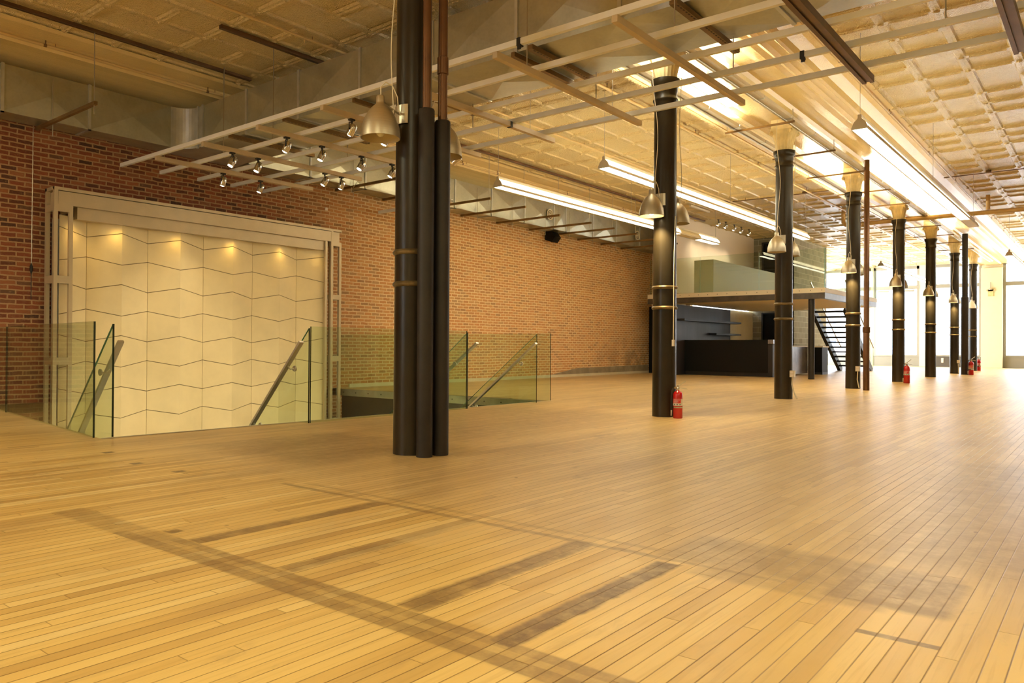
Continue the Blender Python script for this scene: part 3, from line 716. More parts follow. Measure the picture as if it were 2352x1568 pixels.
# spotlights on the cross bars
def make_spot(x, y, z, d, label, grp, bulb=None, en=9):
    t = thing('spotlight', (x, y, z), label, 'spotlight', grp)
    d = Vector(d).normalized()
    MB().box(x-.025, y-.035, z-.02, x+.025, y+.035, z).build('mount', M['black'], t)
    c = Vector((x, y, z-.135))
    m = MB(); s = d.cross(Vector((0, 0, 1)));
    if s.length < .1: s = Vector((1, 0, 0))
    s.normalize()
    m.tube([(x, y, z-.015), Vector((x, y, z-.04))], .014, 8)
    for q in (-1, 1): m.tube([Vector((x, y, z-.04)), Vector((x, y, z-.05))+s*q*.058, c+s*q*.058], .007, 6)
    m.build('yoke', M['rubber'], t)
    MB().lathe([(.0, -.085), (.034, -.080), (.047, -.062), (.048, -.02), (.051, .0), (.048, .012), (.048, .062), (.043, .065)], c, 16, d, caps=False).build('housing', M['chrome'], t)
    MB().lathe([(.0, .0), (.034, .040), (.031, .060), (.018, .070), (.0, .073)], c, 12, d, caps=False).build('bulb', bulb or M['bulb'], t)
    if en:
        l = bpy.data.lights.new('spot_beam', 'SPOT'); l.energy = en*4; l.color = (1, .82, .52); l.spot_size = math.radians(70); l.spot_blend = .8; l.shadow_soft_size = .03
        q = bpy.data.objects.new('spot_beam', l); C.objects.link(q); q.parent = t
        q.location = (c+d*.08)-Vector((x, y, z)); q.rotation_euler = d.to_track_quat('-Z', 'Y').to_euler()
    return t
SP = [(0, 6.55, 'leftmost spotlight on the first cross bar, lit'), (0, 7.22, 'second spotlight on the first cross bar, lit'), (1, 5.92, 'lit spotlight at the near end of the second cross bar'), (1, 6.33, 'spotlight second along the second cross bar'),
      (1, 7.52, 'spotlight third along the second cross bar'), (1, 7.85, 'last spotlight on the second cross bar'), (2, 5.91, 'nearest spotlight on the third cross bar'), (2, 6.47, 'second spotlight on the third cross bar'),
      (2, 7.16, 'third spotlight on the third cross bar'), (2, 7.75, 'spotlight half hidden at the left edge of the nearest column'), (3, 5.91, 'tilted spotlight on the fourth cross bar, left of the bell lamp'), (3, 6.45, 'spotlight glowing just under the left bell lamp'), (3, 7.75, 'chrome spotlight beside the rear bell lamp, right of the nearest column')]
for k, (b, y, lab) in enumerate(SP):
    d = (-.25+R.uniform(-.15, .15), -.35+R.uniform(-.2, .25), -1)
    if k == 10: d = (-.55, -.2, -1)
    if k == 12: d = (-.9, -.3, -.7)
    make_spot(XB[b], y, ZR-.092, d, lab, 'spotlights on the light grid')
for k, y in enumerate((23.12, 23.7, 24.4, 25.0, 25.7)):
    make_spot(-9.97, y, 4.955, (-.5, -.25, -1), '%s of five chrome spotlights on the ceiling over the mezzanine' % ['nearest', 'second', 'middle', 'fourth', 'farthest'][k], 'spotlights over the mezzanine', en=9)
t = thing('track', (-9.9, 20.4, 4.93), 'short grey track on the ceiling between the pendant tubes', 'track'); MB().box(-9.6, 20.2, 4.90, -9.54, 21.5, 4.95).build('track_body', M['fixture'], t)

# ================================================================== PENDANT TUBES
def pendant(x, y0, y1, z, lab, n=8, dark=(), st=None):
    t = thing('pendant_tube_light', (x, y0, z), lab, 'light', 'long pendant tube lights')
    prof = [(-.022, .185), (.022, .185), (.024, .135), (.070, .09), (.100, .02), (.102, 0), (-.102, 0), (-.100, .02), (-.070, .09), (-.024, .135)]
    P_ = [(x+a, z+b) for a, b in prof]
    for y in (y0, y1-.02): MB().prism(P_, 1, y, y+.02).build('end_cap', M['fixture'], t)
    MB().prism([(x-.022, z+.185), (x+.022, z+.185), (x+.022, z+.14), (x-.022, z+.14)], 1, y0+.02, y1-.02).build('top_channel', M['fixture'], t)
    L = (y1-y0-.04)/n
    for q in (-1, 1): MB().prism([(x+q*.106, z-.004), (x+q*.088, z-.004), (x+q*.086, z+.034), (x+q*.100, z+.034)], 1, y0+.02, y1-.02).build('rim', M['fixture'], t)
    for k in range(n):
        a = y0+.02+k*L; b = a+L
        mm_ = M['fixinner'] if k in dark else M['tube']
        MB().prism([(x-.088, z+.015), (x+.088, z+.015), (x+.088, z+.004), (x-.088, z+.004)], 1, a+.01, b-.01).build('bottom_lens', mm_, t)
        for q in (-1, 1):
            MB().prism([(x+q*.024, z+.135), (x+q*.066, z+.09), (x+q*.092, z+.036), (x+q*.088, z+.036), (x+q*.062, z+.088), (x+q*.022, z+.13)], 1, a+.012, b-.012).build('side_reflector', M['sidelit'] if k not in dark else M['fixinner'], t)
        MB().prism(P_, 1, b-.008, b+.004).build('divider', M['fixinner'], t)
    for y in (y0+.03, (y0+y1)/2, y1-.1): MB().tube([(x, y, z+.18), (x, y, 4.95)], .0035, 5).build('suspension_cable', M['zinc'], t)
M['sidelit'] = emit('translucent_side', (1, .88, .56), 9, (.8, .75, .6))
M['shell'] = M['fixture']
pendant(-8.62, 10.4, 19.9, 3.70, 'long pendant tube light nearest the brick wall, reaching over the mezzanine', 8, (6,))
pendant(-6.36, 10.3, 20.4, 3.70, 'long pendant tube light passing behind the second column')
pendant(-2.60, 10.45, 20.5, 3.70, 'brightest pendant tube light under the coffers right of the columns', 8, (7,))
pendant(-6.36, 28.4, 38.0, 3.70, 'far pendant tube light seen between the fourth and sixth columns near the windows')
pendant(-2.55, 27.4, 37.0, 3.70, 'far pendant tube light at the right edge near the last window')

# ================================================================== FIXTURES ON THE BAND
def rail_fix(x, ys, lab, lit=()):
    t = thing('uplight_channel', (x, ys[0], 4.60), lab, 'light channel')
    for k, (a, b) in enumerate(zip(ys[:-1], ys[1:])):
        MB().prism([(x-.075, 4.58), (x+.075, 4.58), (x+.085, 4.63), (x+.075, 4.63), (x+.065, 4.595), (x-.065, 4.595), (x-.075, 4.63), (x-.085, 4.63)], 1, a+.01, b-.01).build('tray', M['fixture'], t)
        MB().tube([(x, a+.05, 4.625), (x, b-.05, 4.63)], .019, 8).build('tube', M['upl'] if k in lit else M['shadewhite'], t)
        MB().box(x-.08, a-.02, 4.575, x+.08, a+.02, 4.60).build('clip', M['bright'], t)
    MB().tube([(x-.03, ys[0], 4.57), (x-.03, ys[-1], 4.57)], .011, 6).build('conduit', M['zinc'], t)
ys = [7.52+1.22*k for k in range(26)]
rail_fix(-5.06, ys, 'slim metal channel with tubes along the left side of the column band', (1, 2, 3, 7, 8, 9, 10))
rail_fix(-4.19, ys, 'slim metal channel with tubes along the right side of the column band, lit uplights', (0, 1, 8, 9, 10, 11, 12, 13, 14, 15, 16))
t = thing('down_light_panel', (-4.3, 7.8, 4.55), 'glowing fluorescent strip above the light grid beside the second column capital', 'light')
MB().box(-4.60, 7.7, 4.50, -4.42, 11.0, 4.52).build('lens', M['tube'], t); MB().box(-4.64, 7.68, 4.52, -4.38, 11.02, 4.57).build('housing', M['fixture'], t)
for k in range(10):
    y = 12.45+2.19*k+(.1 if k % 2 else 0)
    t = thing('cross_strut', (-4.65, y, 4.56), 'thin cross strut %s hung below the column band' % ['nearest the second column,', 'at the third column,', 'before the fourth column,', 'at the fourth column,', 'at the thin brown pipe,', 'before the fifth column,', 'past the large crossing pipe,', 'before the sixth column,', 'before the seventh column,', 'farthest,'][k], 'strut', 'cross struts of the column band')
    MB().bar((-5.25, y, 4.535), (-4.08, y, 4.535), .03, .03).build('channel', M['strut'], t)
    for x in (-5.22, -4.11): MB().tube([(x, y, 4.56), (x, y, 4.74)], .006, 6).build('rod', M['zinc'], t)

# pipes on the ceiling
def pipe_run(name, pts, r, mt, lab, heads=(), cat='pipe'):
    t = thing(name, pts[0], lab, cat)
    MB().tube(pts, r, 10).build('pipe_body', mt, t)
    for (x, y, z, up) in heads:
        MB().lathe([(.022, -.03), (.024, 0), (.018, .03)], (x, y, z), 8, (0, 1, 0)).tube([(x, y, z), (x, y, z+up*.07)], .008, 6).lathe([(.02, 0), (.004, .012)], (x, y, z+up*.075), 10).build('sprinkler_head', M['sprink'] if up > 0 else mt, t)
        MB().tube([(x, y+.12, z), (x, y+.12, 4.96)], .004, 5).build('hanger', M['sprink'], t)
pipe_run('sprinkler_pipe', [(-11.36, -6, 4.90), (-11.36, 22.8, 4.90)], .021, M['paintpipe'], 'painted sprinkler pipe along the cove over the brick wall', [(-11.36, y, 4.90, 1) for y in (4.1, 6.45, 12.5, 13.7, 16.6, 19.5, 21.8)])
pipe_run('sprinkler_pipe', [(-8.36, -6, 4.90), (-8.36, 23, 4.90)], .019, M['paintpipe'], 'painted sprinkler pipe in the middle of the left bay ceiling', [(-8.36, y, 4.90, -1) for y in (6.1, 9.4, 12.7, 16, 19.5)])
pipe_run('sprinkler_pipe', [(-3.05, 8, 4.90), (-3.05, 39, 4.90)], .021, M['paintpipe'], 'painted sprinkler pipe along the coffers right of the columns', [(-3.05, y, 4.90, 1) for y in (11.2, 14.2, 17.7, 21, 24.4, 27.8, 31, 34.5)])
pipe_run('sprinkler_pipe', [(-6.24, 8, 4.90), (-6.24, 39, 4.90)], .024, M['paintpipe'], 'painted sprinkler pipe on the ceiling left of the columns', [(-6.24, y, 4.90, 1) for y in (10.2, 13.4, 16.6, 20, 23.2, 26.5)])
pipe_run('large_pipe', [(-6.33, 23.7, 4.95), (-6.33, 23.7, 4.58), (-6.27, 23.7, 4.51), (-6.1, 23.7, 4.50), (3, 23.7, 4.52)], .060, M['paintpipe'], 'thick tan pipe crossing the room behind the fifth column')
o = bpy.data.objects.new
t = thing('pipe_drop', (-2.68, 23.7, 4.8), 'short tan pipe stub rising from the thick crossing pipe', 'pipe'); MB().tube([(-2.68, 23.7, 4.57), (-2.68, 23.7, 4.97)], .05, 12).build('pipe_body', M['paintpipe'], t)
pipe_run('conduit', [(-8.54, 20.3, 4.91), (-4.9, 20.35, 4.91)], .012, M['sprink'], 'thin dark conduit with a box on the ceiling left of the fourth column')
pipe_run('conduit', [(-3.2, 20.4, 4.91), (.5, 20.45, 4.91)], .012, M['sprink'], 'thin dark conduit across the coffers at the right')
for t, xs_ in ((bpy.data.objects['conduit'], (-8, -6.4)), (bpy.data.objects['conduit.001'], (-2.3, 0))):
    m = MB()
    for x in xs_: m.tube([(x, 20.35, 4.9), (x, 20.35, 4.99)], .006, 5)
    m.build('hanger', M['sprink'], t)
for (x, y, lab) in ((-8.54, 20.3, 'small dark junction box at the left end of the ceiling conduit'), (-6.4, 20.33, 'small dark junction box between the third and fourth columns'), (-2.3, 20.4, 'small dark junction box on the coffers at the right')):
    o = MB().lathe([(.06, 0), (.06, .05)], (x, y, 4.91), 12).build('junction_box', M['sprink'], loc=(x, y, 4.91)); tag(o, lab, 'junction box')
pipe_run('conduit', [(-8.9, 8.28, 3.72), (-4.7, 8.32, 3.74)], .013, M['cable'], 'pale conduit running just behind the light grid')
m = MB()
for x in (-8.5, -6.3, -5.0): m.tube([(x, 8.3, 3.72), (x, 8.3, 4.93)], .0035, 5)
m.build('hanger', M['zinc'], bpy.data.objects['conduit.002'])

# ================================================================== PANEL FRAME AND STONE PANELS
FX0, FX1 = -12.28, -11.95
t = thing('panel_frame', (FX1, 4.44, 0), 'large champagne-coloured steel frame standing around the folded wall panels', 'frame')
ZLO = -3.3
def post(ya, yb, rungs, side):
    u = .052
    MB().box(FX1-u, ya, ZLO, FX1, ya+u, 3.13).build('upright', M['frame'], t)
    MB().box(FX1-u, yb-u, ZLO, FX1, yb, 2.88).build('upright', M['frame'], t)
    MB().box(FX0, ya, ZLO, FX0+u, ya+u, 3.13).build('upright', M['frame'], t)
    MB().box(FX0, yb-u, ZLO, FX0+u, yb, 2.88).build('upright', M['frame'], t)
    for z0, z1 in rungs:
        m = MB().box(FX1-.045, ya+u, z0, FX1, yb-u, z1).box(FX0+u, ya, z0, FX1-u, ya+.045, z1).box(FX0+u, yb-.045, z0, FX1-u, yb, z1)
        m.build('rung', M['frame'], t)
post(4.445, 4.70, [(2.78, 2.88), (1.74, 1.85), (.56, .665), (-.55, -.65), (-1.8, -1.9)], 0)
post(9.37, 9.62, [(2.80, 2.88), (1.755, 1.85), (.556, .658), (-.55, -.65), (-1.8, -1.9)], 1)
MB().box(FX0, 4.50, 2.88, FX1-.004, 9.57, 3.075).build('header', M['frame'], t)
MB().box(FX0, 4.445, 3.085, FX1+.004, 9.62, 3.13).build('top_cap', M['frame'], t)
MB().box(FX0+.06, 4.78, 2.70, FX1-.06, 9.33, 2.88).build('light_pelmet', M['frame'], t)
MB().box(-12.26, 4.53, ZLO, -12.20, 4.62, 2.7).build('inner_channel', M['bright'], t)
MB().box(FX1-.07, 9.25, ZLO, FX1-.02, 9.30, 2.88).build('inner_post', M['frame'], t)
# folded panels
t = thing('folded_panel_wall', (-12.1, 4.7, -1), 'cream stone wall of zigzag folded tiles inside the steel frame', 'wall panels')
xe = [4.56, 4.99, 5.45, 5.92, 6.39, 6.87, 7.34, 7.81, 8.28, 8.75, 9.28]
mk = lambda k: 2.527-.3945*k
def xo(i): return -12.20 if i % 2 else -12.055      # odd = valley
zsx = lambda i, k: (mk(k) + (.047 if (k % 2 == 0) == (i % 2 == 0) else -.047)) if k > -1 else 2.75
for k in range(-1, 14):
    m = MB()
    for i in range(len(xe)-1):
        g = .005
        a, b = xe[i], xe[i+1]
        A = (xo(i), a, zsx(i, k)-g); B = (xo(i+1), b, zsx(i+1, k)-g); Cc = (xo(i+1), b, zsx(i+1, k+1)+g); D = (xo(i), a, zsx(i, k+1)+g)
        if i % 2 == 1: A = (A[0], A[1]+.003, A[2]); D = (D[0], D[1]+.003, D[2])
        else: B = (B[0], B[1]-.003, B[2]); Cc = (Cc[0], Cc[1]-.003, Cc[2])
        m.face([D, Cc, B, A])
        for p, q in ((A, B), (B, Cc), (Cc, D), (D, A)): m.face([p, q, (q[0]-.02, q[1], q[2]), (p[0]-.02, p[1], p[2])])
    m.build('tile_row', M['panel'], t)
m = MB()
for i in range(len(xe)-1): m.face([(xo(i)-.012, xe[i], -3.3), (xo(i+1)-.012, xe[i+1], -3.3), (xo(i+1)-.012, xe[i+1], 2.75), (xo(i)-.012, xe[i], 2.75)])
m.build('backing', M['joint'], t)
fr_ = [o for o in bpy.data.objects if o.name == 'panel_frame'][0]
for y, e in ((4.78, 7), (5.35, 9), (6.3, 7), (7.30, 10), (8.30, 9), (9.1, 3)):
    l = bpy.data.lights.new('pelmet_light', 'SPOT'); l.energy = e*.6; l.color = (1, .64, .17); l.spot_size = math.radians(115); l.spot_blend = .9; l.shadow_soft_size = .12
    q = bpy.data.objects.new('pelmet_light', l); C.objects.link(q); q.location = (-11.99, y, 2.66); q.rotation_euler = (0, math.radians(12), 0)
for y in (5.0, 7.0, 9.0): area('stairwell_light', (-8.6, y, -.35), (0, math.radians(55), 0), .4, 1.6, 20, (1, .83, .48))

# ================================================================== STAIR GLASS AND RAILS
def glass_panel(poly, nrm, lab, edges=()):
    """poly: list of 3D points (planar); nrm: thickness direction"""
    n_ = Vector(nrm).normalized()*.009
    t = thing('glass_panel', poly[0], lab, 'glass panel', 'glass panels around the stair opening')
    m = MB(); a = [Vector(p)-n_ for p in poly]; b = [Vector(p)+n_ for p in poly]
    m.face(a[::-1]); m.face(b)
    e = MB(); k_ = len(poly)
    e2 = MB()
    for i in range(k_):
        q = [a[i], a[(i+1) % k_], b[(i+1) % k_], b[i]]
        (e if i in edges else e2).face(q)
    m.build('pane', M['glass'], t)
    if e.v: e.build('polished_edge', M['gedge'], t)
    e2.build('thin_edge', M['medge'], t)
    return t
ZG = 1.075
gA = (-7.39, 3.10); gB = (XW+.02, 3.72); gM = (-10.9, 3.53)
nv = (gB[1]-gA[1], -(gB[0]-gA[0]), 0)
glass_panel([(gA[0], gA[1], -.05), (gM[0], gM[1], -.05), (gM[0], gM[1], ZG), (gA[0], gA[1], ZG)], nv, 'glass guard at the near end of the stair opening, left foreground', (3, 1))
glass_panel([(gM[0]-.01, gM[1], -.05), (gB[0], gB[1], -.05), (gB[0], gB[1], ZG), (gM[0]-.01, gM[1], ZG)], nv, 'glass guard between the near opening guard and the brick wall', (3,))
def slope_glass(y, x0, lab, slope=.78, z1=ZG):
    L = 4.0
    glass_panel([(x0, y, -.25), (x0-L, y, -.25-slope*L), (x0-L, y, z1-slope*(L)), (x0, y, z1-.02)], (0, 1, 0), lab, (3,))
slope_glass(3.26, -7.37, 'sloping stair glass just right of the near guard edge', 1.05)
slope_glass(5.22, -7.03, 'sloping stair glass at the right handrail of the first stair', 1.05)
slope_glass(7.86, -7.03, 'sloping stair glass behind the two pipes, second stair', .78)
slope_glass(9.42, -7.0, 'sloping stair glass of the second stair below the rightmost handrail', .78)
glass_panel([(-7.03, 5.24, -.05), (-7.03, 7.84, -.05), (-7.03, 7.84, ZG), (-7.03, 5.24, ZG)], (1, 0, 0), 'glass guard along the floor edge between the two stair entries', (3, 1))
glass_panel([(-7.10, 9.93, -.05), (XW+.03, 9.87, -.05), (XW+.03, 9.87, ZG), (-7.10, 9.93, ZG)], (0, 1, 0), 'long glass guard at the far end of the stair opening', (3,))
def handrail(y, x0, z0, x1, z1, side, lab):
    t = thing('handrail', (x0, y, z0), lab, 'handrail', 'brushed steel stair handrails')
    d = Vector((x1-x0, 0, z1-z0)); 
    MB().bar((x0, y, z0), (x1, y, z1), .026, .055, (0, 1, 0)).build('rail', M['steel'], t)
    for u in (.13, .48, .86):
        p = Vector((x0, y, z0))+d*u
        b = MB().tube([p+Vector((0, 0, -.02)), p+Vector((0, side*.03, -.055)), p+Vector((0, side*.075, -.05))], .009, 8)
        br = b.build('bracket', M['steel'], t)
        MB().lathe([(.032, 0), (.034, .008), (.030, .018), (.0, .02)], p+Vector((0, side*.095, -.05)), 18, (0, -side, 0)).build('disc', M['steel'], br)
    return t
handrail(3.37, -7.46, .895, -9.26, -1.05, -1, 'handrail on the left stair glass, at the near end of the opening')
handrail(5.11, -7.02, .905, -8.9, -1.05, 1, 'handrail at the centre of the view in front of the cream panels')
handrail(7.97, -6.95, .912, -9.6, -1.0, -1, 'handrail just right of the nearest column and its pipes')
handrail(9.31, -6.93, .915, -9.6, -1.15, 1, 'rightmost handrail on the second stair')
for (ya, yb, nm_) in ((3.36, 5.12, 0), (7.96, 9.32, 1)):
    m = MB(); n_ = 16
    for k in range(n_): m.box(-7.15-.27*k-.29, ya, -.2*(k+1)-.05, -7.15-.27*k, yb, -.2*(k+1))
    struct('stair_flight', m, M['steel'])

# ================================================================== MEZZANINE, BAR, CORE
MY, MX = 21.5, -6.21
NX, NY, KX = -10.75, 28.2, -9.31
t = thing('mezzanine_deck', (MX, MY, 2.3), 'raised mezzanine deck with cream fascia over a dark steel beam', 'mezzanine')
MB().box(-11.62, MY, 2.385, MX, 21.65, 2.515).box(NX-.21, 21.65, 2.52, -11.62, 23.13, 2.385).box(NX+.01, 21.65, 2.385, MX, 27.24, 2.515).box(NX+.01, 27.24, 2.385, -8.6, NY-.04, 2.515).build('fascia_slab', M['fascia'], t)
MB().box(-11.62, MY+.01, 2.225, MX-.01, MY+.13, 2.385).box(MX-.14, MY+.13, 2.225, MX-.01, 27.2, 2.385).build('edge_beam', M['beamgrey'], t)
MB().box(NX+.01, MY+.13, 2.225, MX-.14, 27.2, 2.26).box(NX+.01, 27.2, 2.225, -8.6, NY-.04, 2.26).box(-11.55, MY+.15, 2.225, NX-.21, 22.85, 2.26).build('soffit', M['sofwhite'], t)
m = MB()
for k in range(18): m.lathe([(.011, 0), (.011, .006)], (-11.4+k*.3, MY, 2.45), 8, (0, -1, 0))
m.build('bolt_row', M['dark'], t)
MB().lathe([(.085, 0), (.085, 2.22)], (-6.62, 21.66, 0), 20).build('post', M['black'], t)
def mez_glass(p, q, lab, z0=2.516, z1=3.60):
    t = thing('mezzanine_glass', (p[0], p[1], z0), lab, 'glass panel', 'glass panels of the mezzanine guard')
    d = (Vector((*q, 0))-Vector((*p, 0))).normalized(); n_ = Vector((-d.y, d.x, 0))*.007
    P = [Vector((*p, z0)), Vector((*q, z0)), Vector((*q, z1)), Vector((*p, z1))]
    MB().face([v-n_ for v in P][::-1]).face([v+n_ for v in P]).build('pane', M['glassm'], t)
    m = MB()
    for i in (1, 2, 3): m.face([P[i]-n_, P[(i+1) % 4]-n_, P[(i+1) % 4]+n_, P[i]+n_])
    m.build('edge', M['medge'], t)
M['glassm'] = glass('pale_glass', (.90, .95, .90))
mez_glass((-11.55, MY+.04), (-9.87, MY+.04), 'left pane of the mezzanine front guard, behind the second column')
mez_glass((-9.855, MY+.04), (-8.06, MY+.04), 'middle pane of the mezzanine front guard')
mez_glass((-8.045, MY+.04), (MX-.03, MY+.04), 'right pane of the mezzanine front guard, by the third column')
mez_glass((MX-.03, MY+.06), (MX-.03, 25.0), 'nearer side pane at the right edge of the mezzanine')
mez_glass((MX-.03, 25.03), (MX-.03, 27.2), 'far side pane of the mezzanine toward the windows')
NX, NY, KX = -10.75, 28.2, -9.31
struct('wall_nook_left', MB().box(NX-.2, 21.66, 2.56, NX, NY, CZ+.05).box(XW-.3, 23.15, 0, NX-.2, 23.35, CZ+.05), M['pinkwall'])
struct('wall_nook_lower', MB().box(NX-.2, 21.66, 0, NX-.03, NY, 2.20), M['pier'])
m = MB(); m.box(NX-.2, NY, 0, -10.39, NY+.2, CZ+.05).box(-10.39, NY, 2.12, -9.68, NY+.2, 2.52).box(-10.39, NY, 4.76, -9.68, NY+.2, CZ+.05).box(-9.68, NY, 0, KX, NY+.2, CZ+.05)
m.box(KX-.2, NY, 0, KX, 32.4, CZ+.02)
struct('wall_core', m, M['block'])
for k, (z0, z1) in enumerate(((0, 2.12), (2.52, 4.76))):
    d = tag(bpy.data.objects.new('door_%d' % (k+1), None), kind='structure'); C.objects.link(d); d.location = (-10.3, NY+.1, z0); d['_o'] = (-10.3, NY+.1, z0)
    MB().box(-10.39, NY+.06, z0, -9.68, NY+.12, z1).build('door_leaf', M['blackmat'], d)
    MB().box(-10.44, NY-.03, z0, -10.38, NY+.03, z1+.05).box(-9.70, NY-.03, z0, -9.64, NY+.03, z1+.05).box(-10.38, NY-.03, z1, -9.70, NY+.03, z1+.05).build('door_frame', M['black'], d)
    MB().tube([(-9.80, NY+.04, z0+.95), (-9.80, NY+.01, z0+.95), (-9.91, NY+.01, z0+.95)], .012, 6).build('door_handle', M['steel'], d)
o = MB().box(-9.49, NY-.025, 3.48, -9.41, NY-.002, 3.73).build('call_panel', M['outlet'], loc=(-9.45, NY-.02, 3.5)); tag(o, 'small ivory call panel on the upper block wall beside the black door', 'switch')
o = MB().box(-9.47, NY-.025, 1.03, -9.38, NY-.002, 1.19).build('call_panel', M['steel'], loc=(-9.43, NY-.02, 1.1)); tag(o, 'small steel panel on the lower block wall by the black door', 'switch')
struct('wall_half', MB().box(-10.25, 21.95, 2.517, -9.62, 27.9, 3.55), M['greywall'])
# bar
t = thing('bar_counter', (-9.4, 22.3, 0), 'long black bar counter under the mezzanine', 'bar')
MB().box(-10.73, 22.31, .12, -8.06, 22.50, 1.10).build('front_panel', M['blackmat'], t)
MB().box(-10.73, 22.36, 0, -8.06, 22.5, .12).build('plinth', M['black'], t)
MB().box(-8.06, 22.30, 0, -7.92, 22.95, .97).box(-8.06, 22.30, .99, -7.92, 22.95, 1.10).build('end_post', M['black'], t)
MB().box(-8.06, 22.285, .985, -7.90, 22.96, 1.105).build('steel_corner_cap', M['greysheet'], t)
MB().box(-10.73, 22.5, 1.04, -8.06, 23.0, 1.095).build('top', M['black'], t)
t = thing('side_counter', (-7.95, 24.2, 0), 'lower grey steel side counter with a thin pale top, right of the black bar', 'counter')
MB().box(-8.5, 22.97, .04, -7.94, 25.6, .90).build('steel_body', M['greysheet'], t)
MB().box(-8.52, 22.96, .90, -7.90, 25.62, .935).build('top', M['white'], t)
t = thing('end_cabinet', (-7.7, 25.6, 0), 'small black cabinet with white top behind the steel post', 'cabinet')
MB().box(-7.93, 25.66, .08, -7.50, 26.3, .89).build('body', M['blackmat'], t); MB().box(-7.93, 25.70, 0, -7.50, 26.3, .08).build('plinth', M['black'], t)
MB().box(-7.94, 25.645, .89, -7.48, 26.32, .925).build('top', M['white'], t)
o = MB().box(NX-.028, 21.67, .0, NX-.003, 26.0, 2.2).build('back_panel', M['bsheen'], loc=(NX, 23.5, 0)); tag(o, 'blackened steel wall panel behind the bar', 'wall panel')
for (y0, y1, z, lab) in ((21.8, 26.35, 1.73, 'upper dark shelf behind the bar'), (24.2, 26.35, 1.315, 'lower dark shelf behind the bar')):
    o = MB().box(NX, y0, z-.03, NX+.26, y1, z+.03).build('shelf', M['black'], loc=(NX, y0, z)); tag(o, lab, 'shelf', 'shelves behind the bar')
struct('trim_7', MB().box(-12.3, 22.88, 0, -11.30, 23.14, 2.22), M['blackmat'])
struct('trim_8', MB().box(-11.30, 22.95, 0, -11.22, 23.14, 2.22), M['white'])
struct('wall_nook_dark', MB().box(-11.22, 22.9, 0, NX-.21, 23.14, 2.21), M['black'])
# stairs to the mezzanine
t = thing('open_stair', (-8.3, 30, 0), 'black open-tread steel stair rising to the mezzanine', 'stairs')
sx0, sx1, yt, yb = -8.46, -7.36, 27.8, 31.35
for x in (sx0, sx1): MB().bar((x, yt, 2.23), (x, yb, -.0), .12, .24, (0, 0, 1)).build('stringer', M['black'], t)
for k in range(12):
    z = 2.15-k*.178; y = yt+(2.27-z)/2.29*(yb-yt)
    MB().box(sx0+.06, y-.15, z-.03, sx1-.06, y+.15, z+.03).build('tread', M['black'], t)
MB().bar((sx1+.06, yt-.2, 3.2), (sx1+.06, yb+.15, .9), .04, .05).build('handrail', M['steel'], t)
MB().bar((sx0-.02, yt-.2, 3.2), (sx0-.02, yb+.15, .9), .04, .05).build('handrail', M['steel'], t)
n_ = MB(); n_.face([(sx1+.03, yt-.1, 2.2), (sx1+.03, yb+.3, -.0), (sx1+.03, yb+.3, 1.02), (sx1+.03, yt-.1, 3.35)]).face([(sx1+.042, yt-.1, 2.2), (sx1+.042, yb+.3, -.0), (sx1+.042, yb+.3, 1.02), (sx1+.042, yt-.1, 3.35)][::-1]); n_.build('glass_side', M['glassm'], t)

